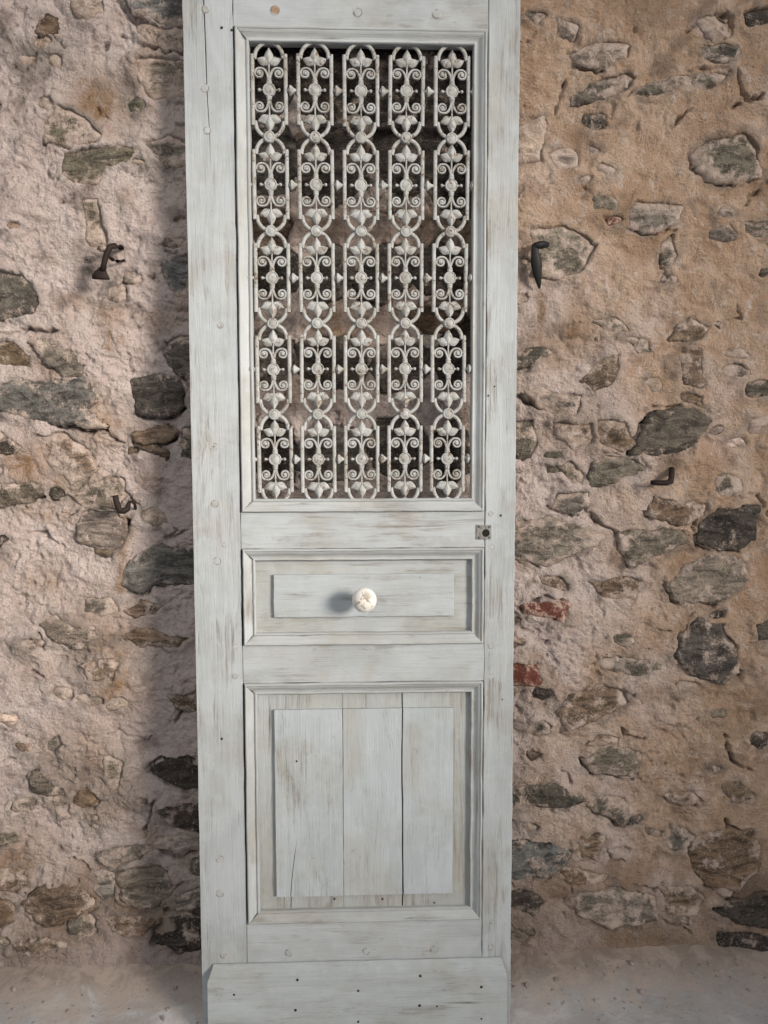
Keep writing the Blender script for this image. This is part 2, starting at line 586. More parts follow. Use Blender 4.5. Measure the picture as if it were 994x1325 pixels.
def prism(outline, y0, y1, bev=0.0012, jit=0.0):
    """board cut to an outline in x-z, front at y0 (towards the camera), back at y1, with a worn arris"""
    bm = bmesh.new()
    n = len(outline)
    area = sum(outline[i][0] * outline[(i + 1) % n][1] - outline[(i + 1) % n][0] * outline[i][1] for i in range(n))
    if area < 0:
        outline = outline[::-1]

    def inset(d):
        res = []
        for i in range(n):
            p0, p1, p2 = (Vector(outline[(i + k) % n]) for k in (-1, 0, 1))
            e0, e1 = (p1 - p0), (p2 - p1)
            n0 = Vector((-e0.y, e0.x)).normalized() if e0.length > 1e-9 else Vector((0, 0))
            n1 = Vector((-e1.y, e1.x)).normalized() if e1.length > 1e-9 else n0
            m = n0 + n1
            m = m / max(0.6, 0.5 * m.length_squared) if m.length > 1e-6 else n0
            res.append(p1 + m * d)
        return res
    front = inset(bev)
    wob = [random.uniform(-jit, jit) for _ in range(n)]
    vf = [bm.verts.new((p.x, y0, p.y)) for p in front]
    vm = [bm.verts.new((p[0], y0 + bev * random.uniform(0.7, 1.3), p[1])) for p in outline]
    vb = [bm.verts.new((p[0], y1, p[1])) for p in outline]
    for k, v in enumerate(vf):
        v.co.x += wob[k]
        v.co.z += wob[(k + 3) % n]
    for ring, flip in ((vf, True), (vb, False)):
        p2 = [Vector((v.co.x, v.co.z)) for v in ring]
        vo, _, fo, vsrc, _, _ = delaunay_2d_cdt(p2, [], [list(range(n))], 1, 1e-7)
        for f in fo:
            ids = [vsrc[i][0] for i in f if vsrc[i]]
            if len(set(ids)) == 3:
                tri = [ring[i] for i in ids]
                try:
                    bm.faces.new(tri[::-1] if flip else tri)
                except ValueError:
                    pass
    for i in range(n):
        j = (i + 1) % n
        bm.faces.new((vf[i], vf[j], vm[j], vm[i]))
        bm.faces.new((vm[i], vm[j], vb[j], vb[i]))
    return fix(bm)


def edge_pts(a, b, step=0.03, jit=0.0005):
    """points along a straight edge with a little handmade unevenness"""
    a, b = Vector(a), Vector(b)
    L = (b - a).length
    n = max(1, int(L / step))
    d = (b - a) / L
    nn = Vector((-d.y, d.x))
    out = []
    for i in range(n):
        t = (i + (random.uniform(-0.3, 0.3) if i else 0)) / n
        out.append(tuple(a + (b - a) * t + nn * (random.gauss(0, jit) if i else 0)))
    return out


def board(x0, x1, z0, z1, y0, y1, bev=0.0014, jit=0.0006):
    o = []
    c = [(x0, z0), (x1, z0), (x1, z1), (x0, z1)]
    for i in range(4):
        o += edge_pts(c[i], c[(i + 1) % 4], 0.03, jit)
    return prism(o, y0, y1, bev, jit * 0.5)


# ------------------------------------------------------------------ rubble wall
S3 = 3.012
REG = {'A': (0, 0), 'C': (664, 0), 'D': (0, 440), 'F': (664, 440), 'G': (0, 885), 'H': (664, 885)}
# colour class letter, proudness in mm, mortar film 0..1, outline traced on the wall
STONES = {
 'A': [
  ('m', 2, .9, [(170,480),(230,420),(330,460),(400,530),(370,560),(260,580),(180,560)]),
  ('m', 3, .5, [(250,600),(400,575),(520,580),(500,640),(420,660),(370,720),(300,725),(250,680)]),
  ('m', 1, .9, [(330,790),(390,780),(400,870),(420,940),(390,990),(350,960),(330,880)]),
  ('k', 4, .4, [(-40,1060),(80,1070),(150,1140),(160,1190),(120,1230),(-40,1240)]),
  ('b', 4, .6, [(630,1050),(700,1005),(800,1010),(800,1170),(680,1150),(640,1090)]),
  ('b', 6, .6, [(500,10),(620,-20),(790,-10),(790,120),(700,100),(600,90),(530,70)]),
  ('k', 4, .8, [(540,105),(700,110),(790,140),(790,200),(650,190),(570,160)]),
  ('w', 6, .8, [(290,0),(400,-10),(410,60),(350,78),(285,50)]),
  ('g', 2, .9, [(560,560),(650,520),(760,560),(770,650),(650,640)]),
  ('g', 1, 1., [(520,230),(640,215),(740,260),(740,360),(600,380),(530,310)]),
 ],
 'D': [
  ('g', 6, .5, [(120,0),(210,20),(290,60),(330,120),(325,150),(250,145),(190,100)]),
  ('o', 3, .4, [(-40,10),(60,10),(110,60),(110,100),(20,100),(-40,70)]),
  ('b', 16, .55, [(-40,170),(150,160),(340,165),(375,220),(340,270),(410,340),(340,338),(200,325),(60,290),(-40,265)]),
  ('o', 2, .9, [(130,370),(250,360),(350,440),(365,510),(280,560),(200,510),(150,440)]),
  ('m', 8, .5, [(-40,560),(60,550),(150,570),(170,600),(80,630),(-40,660)]),
  ('g', 5, .5, [(270,610),(330,570),(410,530),(480,550),(510,610),(440,660),(330,660)]),
  ('g', 4, .25, [(290,720),(340,668),(450,668),(480,700),(470,800),(420,835),(350,800),(300,770)]),
  ('k', 11, .25, [(510,150),(600,130),(700,150),(720,260),(640,298),(530,290),(505,220)]),
  ('o', 18, .2, [(520,370),(570,345),(650,335),(690,360),(650,395),(560,405),(530,392)]),
  ('k', 5, .4, [(630,0),(820,-30),(820,160),(690,130),(640,60)]),
  ('b', 12, .3, [(490,880),(600,810),(840,790),(840,950),(640,950),(540,985),(485,960)]),
  ('g', 6, .5, [(155,1110),(220,1070),(300,1130),(370,1120),(380,1160),(320,1200),(220,1180)]),
  ('o', 4, .6, [(480,1050),(560,1010),(640,1030),(600,1070),(520,1080)]),
  ('o', 6, .6, [(470,1150),(560,1130),(740,1160),(700,1190),(560,1190)]),
  ('o', 10, .4, [(530,415),(600,418),(655,440),(655,465),(595,448)]),
  ('k', 4, .5, [(700,340),(800,340),(800,470),(710,450),(705,400)]),
  ('g', 3, .7, [(330,1010),(420,1000),(460,1040),(400,1080),(340,1060)]),
  ('o', 3, .6, [(320,1270),(420,1230),(470,1260),(440,1320),(350,1320)]),
 ],
 'G': [
  ('d', 12, .2, [(590,330),(640,300),(840,290),(840,410),(700,390),(620,355)]),
  ('d', 12, .3, [(620,490),(700,470),(840,480),(840,575),(690,560),(640,520)]),
  ('w', 8, .8, [(590,625),(700,590),(840,600),(840,650),(650,645)]),
  ('g', 6, .6, [(370,680),(480,640),(580,630),(620,650),(540,690),(440,720),(400,710)]),
  ('g', 6, .5, [(360,750),(440,740),(450,830),(400,855),(360,810)]),
  ('g', 8, .4, [(450,740),(560,720),(660,740),(680,800),(620,860),(540,870),(480,830)]),
  ('o', 12, .3, [(80,860),(150,795),(250,790),(330,820),(360,870),(260,920),(180,930),(110,890)]),
  ('o', 6, .4, [(-40,720),(70,730),(110,780),(60,810),(-40,800)]),
  ('o', 6, .4, [(-40,820),(40,850),(50,930),(-40,965)]),
  ('g', 5, .6, [(260,940),(310,900),(370,910),(380,970),(310,990),(265,970)]),
  ('g', 2, .9, [(400,280),(440,270),(490,300),(460,390),(430,420),(400,370)]),
  ('m', 10, .2, [(110,360),(140,350),(180,390),(240,410),(250,435),(180,445),(130,420)]),
  ('g', 4, .5, [(190,470),(270,470),(260,530),(230,545)]),
  ('g', 3, .6, [(340,520),(370,510),(380,535),(345,550)]),
  ('g', 2, .8, [(190,220),(230,190),(250,230),(220,270),(195,255)]),
  ('d', 8, .1, [(660,920),(760,890),(840,900),(840,955),(690,960)]),
  ('d', 8, .2, [(600,990),(700,960),(840,970),(840,1025),(700,1030)]),
  ('o', 5, .5, [(390,920),(520,900),(600,930),(560,970),(440,975)]),
  ('g', 8, .5, [(690,840),(760,800),(840,790),(840,880),(690,880)]),
  ('k', 6, .3, [(740,690),(840,660),(840,770),(740,745)]),
  ('m', 5, .4, [(-30,600),(40,590),(60,630),(-30,650)]),
  ('o', 4, .6, [(60,1000),(180,980),(260,1010),(160,1050),(60,1040)]),
  ('o', 5, .5, [(650,30),(760,40),(800,110),(700,100)]),
 ],
 'C': [
  ('g', 4, .75, [(225,220),(270,180),(380,165),(460,180),(440,230),(350,270),(260,265)]),
  ('m', 4, .6, [(230,380),(330,320),(440,290),(480,300),(430,360),(340,390),(240,405)]),
  ('m', 2, .8, [(440,380),(560,320),(700,300),(840,290),(760,350),(620,350),(520,380)]),
  ('k', 4, .3, [(720,190),(800,165),(880,180),(890,220),(830,250),(740,240)]),
  ('m', 3, .8, [(700,600),(760,550),(900,520),(960,580),(970,690),(860,710),(780,700),(720,660)]),
  ('g', 3, .75, [(440,850),(470,790),(600,780),(660,800),(650,870),(540,900),(450,890)]),
  ('m', 3, .7, [(580,940),(630,905),(640,1000),(600,1060),(580,1020)]),
  ('g', 2, .8, [(60,900),(180,880),(270,930),(330,960),(270,1060),(180,1080),(80,1070)]),
  ('m', 3, .6, [(900,870),(1040,850),(1040,930),(910,900)]),
  ('w', 8, .9, [(-20,520),(110,460),(130,500),(90,620),(-20,660)]),
  ('w', 6, .9, [(140,600),(190,570),(240,600),(250,650),(170,660)]),
  ('o', 5, .9, [(720,70),(800,50),(845,80),(840,140),(780,160)]),
  ('d', 3, .3, [(900,40),(1040,20),(1040,80),(920,100)]),
  ('g', 4, .6, [(310,1260),(380,1240),(450,1290),(380,1310)]),
  ('o', 6, .5, [(640,1280),(690,1250),(760,1280),(720,1325),(600,1325)]),
  ('r', 2, 0, [(340,850),(400,842),(432,860),(370,885)]),
  ('g', 2, .8, [(170,70),(260,90),(250,150),(180,140)]),
 ],
 'F': [
  ('k', 4, .5, [(-20,60),(100,30),(150,50),(80,90),(-20,110)]),
  ('o', 5, .5, [(260,160),(350,80),(410,50),(410,110),(370,170),(310,190)]),
  ('g', 5, .6, [(430,-10),(530,-10),(525,50),(480,45)]),
  ('o', 5, .4, [(650,50),(720,40),(735,160),(720,180),(660,170)]),
  ('g', 8, .7, [(40,200),(120,195),(260,220),(240,290),(180,300),(90,265)]),
  ('o', 4, .6, [(650,210),(740,210),(740,250),(660,245)]),
  ('k', 13, .2, [(480,400),(530,290),(620,268),(700,272),(755,310),(690,400),(640,430),(560,435),(465,435)]),
  ('o', 2, .9, [(160,320),(300,320),(310,400),(240,420),(170,360)]),
  ('o', 3, .9, [(320,310),(430,330),(480,400),(420,430),(330,400)]),
  ('m', 7, .4, [(310,480),(360,455),(470,460),(520,490),(450,530),(380,555),(310,575),(290,530)]),
  ('g', 3, .8, [(180,500),(220,475),(275,530),(270,560),(220,560)]),
  ('k', 6, .3, [(-30,310),(80,320),(105,400),(70,460),(-30,460)]),
  ('g', 5, .6, [(140,650),(180,600),(290,590),(300,640),(240,678)]),
  ('o', 5, .5, [(520,670),(550,610),(740,650),(730,690),(640,720),(560,705)]),
  ('d', 9, .25, [(720,720),(790,660),(950,650),(950,780),(890,815),(800,820),(722,790)]),
  ('g', 9, .7, [(-20,720),(130,690),(350,770),(290,810),(130,880),(-20,845)]),
  ('m', 9, .5, [(410,760),(560,730),(660,740),(680,790),(600,820),(450,880),(430,830)]),
  ('g', 9, .5, [(600,950),(680,880),(780,840),(900,860),(910,930),(840,1000),(760,1022),(650,1018)]),
  ('k', 10, .4, [(620,1220),(640,1150),(720,1080),(800,1110),(850,1200),(860,1270),(800,1325),(680,1290)]),
  ('r', 9, 0, [(35,1035),(130,1022),(215,1025),(190,1098),(110,1075),(40,1060)]),
  ('r', 8, 0, [(-25,1258),(90,1268),(108,1330),(90,1345),(-25,1335)]),
  ('o', 4, .6, [(300,950),(440,920),(520,950),(470,1010),(350,1010)]),
  ('k', 3, .5, [(940,1110),(1040,1090),(1040,1170),(950,1170)]),
  ('g', 4, .7, [(320,1240),(460,1230),(560,1270),(480,1300),(350,1280)]),
  ('o', 6, .5, [(-20,1165),(40,1172),(38,1195),(-20,1192)]),
 ],
 'H': [
  ('o', 6, .5, [(170,100),(220,40),(330,0),(430,20),(440,60),(380,110),(210,165)]),
  ('g', 10, .5, [(275,290),(330,250),(440,235),(490,260),(480,340),(350,350),(300,338)]),
  ('o', 6, .6, [(290,230),(340,200),(410,200),(400,225)]),
  ('k', 10, .4, [(-30,390),(150,390),(240,420),(270,440),(200,465),(60,470),(-30,495)]),
  ('k', 7, .5, [(260,458),(330,430),(410,440),(470,500),(430,545),(330,495)]),
  ('b', 12, .4, [(-30,615),(130,615),(230,640),(200,690),(120,735),(-30,732)]),
  ('k', 6, .4, [(-30,800),(70,800),(120,850),(80,895),(-30,880)]),
  ('o', 5, .8, [(590,440),(700,430),(750,465),(690,483),(620,475)]),
  ('o', 5, .4, [(820,400),(900,390),(950,450),(860,470)]),
  ('o', 6, .55, [(695,640),(730,590),(840,580),(940,582),(960,700),(880,800),(760,790),(690,700)]),
  ('o', 6, .6, [(250,610),(330,570),(360,600),(320,670),(260,650)]),
  ('d', 6, .1, [(780,893),(860,855),(1040,825),(1040,960),(860,930)]),
  ('d', 6, .1, [(800,960),(1040,980),(1040,1120),(830,1110),(790,1040)]),
  ('o', 6, .8, [(580,800),(700,790),(760,850),(720,900),(620,910)]),
  ('o', 5, .6, [(160,690),(230,710),(370,740),(350,770),(220,770)]),
  ('g', 4, .8, [(240,800),(420,790),(560,830),(560,920),(380,950),(250,890)]),
 ],
}
CRACKS = {   # (depth mm, half width mm, points)
 'A': [(8,2.4,[(170,570),(240,588),(320,577),(390,552)]), (14,3,[(375,170),(410,190)]), (20,4,[(465,1108),(530,1088),(600,1070)]),
       (10,3,[(640,975),(690,985)]), (16,4,[(20,1305),(110,1278),(220,1292)]), (16,4,[(470,20),(510,80),(560,105),(640,95),(740,110)]),
       (14,4,[(470,150),(560,175),(690,205),(780,210)]), (10,3,[(480,230),(520,270)]), (8,3,[(120,250),(160,300)]), (10,3,[(200,130),(250,180)]),
       (12,4,[(690,480),(730,490)]), (12,4,[(700,860),(735,850)]), (9,3,[(380,430),(420,470)]), (9,3,[(210,400),(180,450)]), (9,3,[(240,800),(290,770)])],
 'D': [(24,5,[(230,342),(330,352),(415,352)]), (12,3,[(415,370),(470,405)]), (16,4,[(515,400),(600,415),(690,385)]), (12,3,[(520,412),(600,450),(660,470)]),
       (14,4,[(590,680),(640,710),(690,738),(640,772),(700,760),(730,735)]), (9,2.5,[(140,1140),(165,1180),(180,1210)]), (16,4,[(680,120),(740,170)]),
       (9,3,[(470,690),(520,620),(590,680)]), (14,3,[(560,1195),(630,1200),(660,1215)]), (9,3,[(120,745),(180,770),(250,800)]),
       (18,6,[(494,690),(484,740),(472,805)]), (14,4,[(520,300),(640,306),(725,270)]), (7,2,[(250,675),(340,662),(440,658)]), (12,4,[(490,990),(540,1000),(640,965)]), (10,3,[(0,660),(80,635),(175,605)]),
       (8,3,[(320,1270),(350,1310)]), (8,3,[(120,1290),(180,1300)])],
 'G': [(18,4,[(575,330),(620,290),(700,298),(770,280)]), (16,4,[(590,350),(660,392),(800,412)]), (14,4,[(560,610),(565,540),(610,455)]),
       (22,6,[(620,650),(700,682),(800,650)]), (12,3,[(0,300),(60,290)]), (14,4,[(105,370),(125,345)]), (9,2.5,[(420,190),(470,175),(500,210),(560,235),(580,215)]),
       (18,5,[(690,150),(720,110),(800,90)]), (18,5,[(290,690),(335,740)]), (22,6,[(600,1000),(640,905),(760,880),(800,870)]), (8,3,[(0,490),(40,460)]),
       (16,4,[(440,970),(480,945),(545,965)]), (8,3,[(0,190),(100,210)]), (14,4,[(680,800),(760,780)]), (14,4,[(255,930),(258,975)]), (14,4,[(80,870),(130,800),(170,785)]),
       (12,4,[(110,890),(190,940),(270,925),(370,880)]), (10,3,[(620,660),(690,640)])],
 'C': [(12,4,[(225,200),(235,258),(290,280),(350,272)]), (14,3.5,[(800,45),(845,45),(858,100),(820,160)]), (16,3.5,[(870,270),(880,370),(920,410),(965,375)]),
       (14,3.5,[(910,790),(970,740)]), (9,3,[(270,745),(300,770)]), (8,2.5,[(440,905),(540,900),(640,895)]), (12,3,[(575,1000),(578,1050),(590,1080)]),
       (9,3,[(610,485),(650,470)]), (8,3,[(130,480),(105,560),(110,640)]), (12,4,[(850,430),(875,410)]), (10,4,[(160,450),(200,320)]), (10,3,[(690,590),(700,650),(760,700),(900,720)]),
       (8,3,[(720,75),(680,120)]), (9,3,[(440,385),(560,330),(600,315)]), (9,3,[(870,1190),(895,1240),(830,1260)]), (10,4,[(680,290),(780,275),(840,270)]), (8,3,[(700,410),(640,480),(600,500)])],
 'F': [(20,5,[(0,200),(50,250),(95,270)]), (18,4,[(462,435),(485,360),(520,290)]), (16,4,[(300,660),(340,725),(400,750),(430,820),(448,882)]),
       (12,3,[(130,650),(190,682),(260,688)]), (16,4,[(0,852),(60,862),(100,885)]), (12,3,[(700,690),(715,800),(820,828),(890,828)]), (16,4,[(590,950),(640,1022),(770,1030)]),
       (18,4,[(810,1105),(860,1190),(872,1290)]), (9,3,[(500,450),(530,495)]), (14,4,[(970,600),(975,660)]), (13,3.5,[(512,660),(530,695),(600,715)]), (12,3,[(255,225),(245,285)]),
       (12,3,[(620,1230),(645,1140),(700,1080)]), (10,3,[(215,1085),(195,1020),(205,980)]), (14,4,[(30,1028),(130,1014),(220,1018)]), (12,3.5,[(540,260),(640,255)]),
       (9,3,[(350,440),(480,450)]), (10,3,[(260,190),(330,195)]), (10,3,[(150,1180),(140,1240)]), (9,3,[(310,960),(360,1010)]), (9,3,[(520,1120),(600,1130)])],
 'H': [(20,5,[(270,285),(280,320),(310,352),(460,368)]), (18,4,[(415,170),(440,198),(510,208)]), (18,4,[(240,458),(300,485),(425,555)]), (16,4,[(-20,612),(130,612)]),
       (16,4,[(-20,738),(130,740),(200,705)]), (18,4,[(820,200),(860,310),(930,350)]), (14,4,[(590,450),(620,480),(720,484)]), (14,4,[(665,600),(690,680)]),
       (14,4,[(750,790),(850,835)]), (16,5,[(770,895),(860,845),(1000,815)]), (16,4,[(840,540),(842,575),(945,580)]), (10,3,[(170,340),(215,372)]), (10,3,[(200,740),(212,790)]),
       (12,3,[(600,555),(650,610)]), (13,3.5,[(470,780),(560,812),(600,785)]), (10,3,[(360,600),(380,690),(440,700)]), (9,3,[(570,900),(690,980)]), (10,3,[(195,900),(205,950)])],
}
OCHRE = [(100,800,45),(60,750,30),(130,830,50),(110,985,55),(130,130,40),(95,615,40),(20,1110,60),(60,1195,60),(130,560,40),(60,465,30),
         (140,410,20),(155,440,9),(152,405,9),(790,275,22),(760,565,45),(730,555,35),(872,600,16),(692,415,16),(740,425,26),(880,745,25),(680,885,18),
         (700,430,20),(80,1020,40),(150,880,40),(50,860,30),(845,300,25),(735,800,20),(855,610,15),(180,1170,60),(700,900,25),(745,1150,50),
         (30,600,35),(300,400,60),(450,420,60),(520,320,60),(400,300,60),(560,300,40),(480,210,40), (300, 250, 50), (100,1180,60)]
BROWNSTREAK = [((146,395),(140,450),7), ((163,668),(158,738),8), ((158,735),(156,765),8), ((699,385),(702,405),8), ((700,408),(698,440),6)]  # brown streaks on the wall below the hooks and the spike


def rgn(rn, pts):
    ox, oy = REG[rn]
    return [to_wall(ox + x / S3, oy + y / S3) for x, y in pts]


def axis_pts(lo, flo, fhi, hi, fine, coarse):
    return np.concatenate([np.arange(lo, flo, coarse), np.arange(flo, fhi, fine), np.arange(fhi, hi + coarse, coarse)])


xs = axis_pts(-1.7, -1.0, 1.0, 1.7, 0.0026, 0.014)
zs = axis_pts(-0.08, -0.03, 2.36, 2.95, 0.0026, 0.014)
GX, GZ = np.meshgrid(xs, zs)


def low(X, Z):
    b = 0.018 * fbm(X, Z, 2.2, 2, 3.1) + 0.009 * fbm(X, Z, 7.0, 2, 8.7)
    return b


def clear(X, Z, h):
    """the face stays behind the back of the leaning door, which touches it at its head"""
    lim = -FOOT.y - Z * math.tan(ALPHA) - 0.040
    k = sstep(0.44, 0.37, np.abs(X))
    return np.where(Z > 0.25, h - k * np.maximum(h - lim, 0), h)


HL = low(GX, GZ)
def warp(X, Z):
    return (X + 0.006 * fbm(X, Z, 16, 4, 1.0, 0.62), Z + 0.006 * fbm(X, Z, 16, 4, 5.0, 0.62))


WX, WZ = warp(GX, GZ)
# how gritty the mortar is: trowelled smoother at upper right and lower right
sm = sstep(0.25, 0.75, GX + 0.25 * fbm(GX, GZ, 3, 2, 4.4)) * (0.35 + 0.65 * np.maximum(sstep(1.0, 1.5, GZ), sstep(0.55, 0.2, GZ)))
grit = (1.0 - 0.55 * sm) * (0.42 + 0.58 * sstep(-0.45, 0.35, fbm(GX, GZ, 4.2, 3, 14.9)))
nA = fbm(GX, GZ, 17, 2, 2.2)
rid = 1 - np.abs(fbm(WX * 0.8, WZ * 1.25, 30, 3, 6.3))
nB = fbm(WX, WZ, 60, 2, 7.7)
nC = fbm(WX, WZ, 115, 1, 17.7)
H = HL + 0.0065 * nA + grit * (0.0068 * (rid - 0.7) + 0.0034 * nB + 0.0017 * nC)
H -= 0.004 * sstep(0.16, 0.0, np.abs(fbm(WX, WZ, 9, 2, 83.0))) * sstep(0.0, 0.6, fbm(GX, GZ, 4, 2, 19.0))
pit = fbm(GX, GZ, 46, 2, 12.1)
H -= grit * 0.008 * sstep(0.55, 0.85, pit) * sstep(-0.1, 0.5, fbm(GX, GZ, 5, 2, 3.3))
H -= 0.004 * sstep(0.6, 0.9, fbm(GX, GZ, 80, 2, 42.1)) * grit
H -= 0.006 * sstep(0.55, 0.9, fbm(WX, WZ, 14, 2, 31.0))
# foot of the wall swells into the floor
FOOTN = 1 + 0.35 * fbm(GX, GZ, 5, 3, 77)
H += (0.022 * np.exp(-np.maximum(GZ, 0) / 0.06) + 0.03 * np.exp(-np.maximum(GZ, 0) / 0.012)) * FOOTN

stones = []
for rn, lst in STONES.items():
    for cls, pr, film, pts in lst:
        stones.append((cls, pr, film, rgn(rn, pts)))


SHADE_STONES = [(345,108,36,50,'d'),(418,100,40,52,'d'),(503,104,46,50,'d'),(585,118,38,58,'d'),(348,205,34,42,'k'),(428,208,46,44,'d'),(520,206,44,46,'d'),
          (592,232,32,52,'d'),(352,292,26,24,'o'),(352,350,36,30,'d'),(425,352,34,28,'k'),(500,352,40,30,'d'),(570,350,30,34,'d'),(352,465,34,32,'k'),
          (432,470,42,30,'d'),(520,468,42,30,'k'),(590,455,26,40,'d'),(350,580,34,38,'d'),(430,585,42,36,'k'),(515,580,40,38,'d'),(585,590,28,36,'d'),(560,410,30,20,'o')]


def rand_stone(x, z, rx, rz):
    n = random.randint(7, 9)
    a0 = random.uniform(0, 6.28)
    tilt = random.uniform(-0.25, 0.25)
    P = []
    for k in range(n):
        a = a0 + 2 * math.pi * (k + random.uniform(-0.25, 0.25)) / n
        q = random.uniform(0.78, 1.15)
        px, pz = rx * q * math.cos(a), rz * q * math.sin(a)
        P.append((x + px * math.cos(tilt) - pz * math.sin(tilt), z + px * math.sin(tilt) + pz * math.cos(tilt)))
    return P


for px, py, ra, rb, cls in SHADE_STONES:  # dark stones added so that their colour gives the shade behind the grille
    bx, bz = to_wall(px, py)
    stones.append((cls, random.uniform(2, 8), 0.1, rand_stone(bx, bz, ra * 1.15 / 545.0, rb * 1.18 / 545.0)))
cents = [(np.mean([p[0] for p in s[3]]), np.mean([p[1] for p in s[3]]), max(np.ptp([p[0] for p in s[3]]), np.ptp([p[1] for p in s[3]])) / 2) for s in stones]
tries = 0
extra = 0
while tries < 1500 and extra < 48:
    tries += 1
    x, z = random.uniform(-1.6, 1.6), random.uniform(0.1, 2.8)
    behind = -0.29 < x < 0.31 and 1.02 < z < 2.3
    outside = abs(x) > 1.02 or z > 2.33
    if not (behind or outside):
        continue
    rx = random.uniform(0.04, 0.10)
    rz = rx * random.uniform(0.45, 0.8)
    if any(math.hypot((x - c[0]), (z - c[1]) * 1.3) < (rx + c[2]) * 0.95 for c in cents):
        continue
    if not outside and abs(x) + rx > 0.33:
        continue
    if not behind and not (abs(x) - rx > 0.97 or z - rz > 2.29):
        continue
    cents.append((x, z, rx))
    stones.append((random.choice('kkggommd'), random.uniform(3, 12), random.uniform(.2, .7), rand_stone(x, z, rx, rz)))
    extra += 1

nf = 0
for _ in range(3000):
    if nf >= 118 or len(stones) >= 296:
        break
    x, z = random.uniform(-1.02, 1.02), random.uniform(0.06, 2.3)
    if abs(x) < 0.34:
        continue
    rx = random.uniform(0.014, 0.042) * (1.0 if z < 1.5 else 0.75)
    if any(math.hypot((x - c[0]), (z - c[1]) * 1.5) < (rx + c[2]) * 0.92 for c in cents):
        continue
    cents.append((x, z, rx))
    stones.append((random.choice('kggoomdw'), random.uniform(1, 6), random.uniform(.3, .95), rand_stone(x, z, rx, rx * random.uniform(0.4, 0.75))))
    nf += 1
HALO = np.zeros_like(H)

for cls, pr, film, P in stones:
    x0, x1 = min(p[0] for p in P) - 0.04, max(p[0] for p in P) + 0.04
    z0, z1 = min(p[1] for p in P) - 0.04, max(p[1] for p in P) + 0.04
    i0, i1 = np.searchsorted(xs, [x0, x1])
    j0, j1 = np.searchsorted(zs, [z0, z1])
    if i1 - i0 < 3 or j1 - j0 < 3:
        continue
    sl = (slice(j0, j1), slice(i0, i1))
    sd = poly_sd(WX[sl], WZ[sl], P) if cls != 'r' else poly_sd(GX[sl], GZ[sl], P)
    HALO[sl] = np.maximum(HALO[sl], sstep(0.030, 0.0, sd))
    H[sl] -= 0.034 * sstep(0.002, -0.010, sd)
    H[sl] += 0.0035 * np.exp(-((sd - 0.008) / 0.010) ** 2)
for rn, lst in CRACKS.items():
    for dep, wd, pts in lst:
        P = rgn(rn, pts)
        x0, x1 = min(p[0] for p in P) - 0.03, max(p[0] for p in P) + 0.03
        z0, z1 = min(p[1] for p in P) - 0.03, max(p[1] for p in P) + 0.03
        i0, i1 = np.searchsorted(xs, [x0, x1])
        j0, j1 = np.searchsorted(zs, [z0, z1])
        if i1 - i0 < 3 or j1 - j0 < 3:
            continue
        sl = (slice(j0, j1), slice(i0, i1))
        d = np.full(H[sl].shape, 1e9)
        for a, b in zip(P, P[1:]):
            d = np.minimum(d, seg_dist(WX[sl] + 0.6 * (WX[sl] - GX[sl]), WZ[sl] + 0.6 * (WZ[sl] - GZ[sl]), a, b))
        vary = np.clip(0.75 + 0.9 * fbm(GX[sl], GZ[sl], 25, 2, 40 + dep), 0.15, 1.5)
        H[sl] -= dep * 0.00135 * vary * np.exp(-(d / (wd * 0.001 * (0.7 + 0.3 * vary))) ** 2)

H = clear(GX, GZ, H)

# colour of the mortar: ochre clay, brown streaks, grey lime, warm tan, old dirt, painted shade
nt = fbm(GX, GZ, 5, 4, 55)
och = np.zeros_like(H)
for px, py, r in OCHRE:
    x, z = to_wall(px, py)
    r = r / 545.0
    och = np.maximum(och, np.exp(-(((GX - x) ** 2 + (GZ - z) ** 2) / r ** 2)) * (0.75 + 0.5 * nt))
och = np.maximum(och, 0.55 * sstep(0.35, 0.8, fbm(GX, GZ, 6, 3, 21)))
for a, b, r in BROWNSTREAK:
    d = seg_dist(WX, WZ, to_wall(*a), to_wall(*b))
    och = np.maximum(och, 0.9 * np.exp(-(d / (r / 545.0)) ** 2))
gry = 0.8 * HALO * sstep(-0.15, 0.5, fbm(GX, GZ, 22, 4, 97)) + 0.6 * sstep(0.3, 0.8, fbm(GX, GZ, 4.5, 4, 91)) * (1 - sstep(0.2, 0.6, GX) * 0.6)
tan = sstep(0.10, 0.85, GX + 0.32 * nt + 0.55 * sstep(1.45, 2.0, GZ) * sstep(0.0, 0.3, GX) - 0.10 - 0.35 * np.exp(-((GZ - 1.15) / 0.4) ** 2) * sstep(0.9, 0.3, GX))
dirt_shade = sstep(0.34, 0.0, GZ - 0.10 * nt) * 0.45
xr, zr = to_wall(960, 1190)
dirt_shade = np.maximum(dirt_shade, 0.95 * np.exp(-(((GX - xr - .03) / 0.16) ** 2 + ((GZ - zr) / 0.13) ** 2)) * np.clip(1 + 1.1 * nt, 0, 1.3))  # light falling off towards the lower right corner, painted into the mortar colour
dirt_shade = np.maximum(dirt_shade, 0.55 * sstep(0.45, 0.85, fbm(GX, GZ, 10, 3, 63)))
tint = np.stack([np.clip(och, 0, 1), np.clip(gry, 0, 1), np.clip(tan, 0, 1), np.clip(dirt_shade, 0, 1)], -1).astype(np.float32)

wall_me, used = grid_mesh('stone_wall', GX, -H, GZ)
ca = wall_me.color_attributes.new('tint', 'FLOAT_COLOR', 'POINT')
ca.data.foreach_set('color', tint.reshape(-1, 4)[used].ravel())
wall = obj('stone_wall', wall_me, M_MORTAR)
tag(wall, 'old rubble stone wall in crumbling pinkish lime mortar behind the leaning door', 'wall')
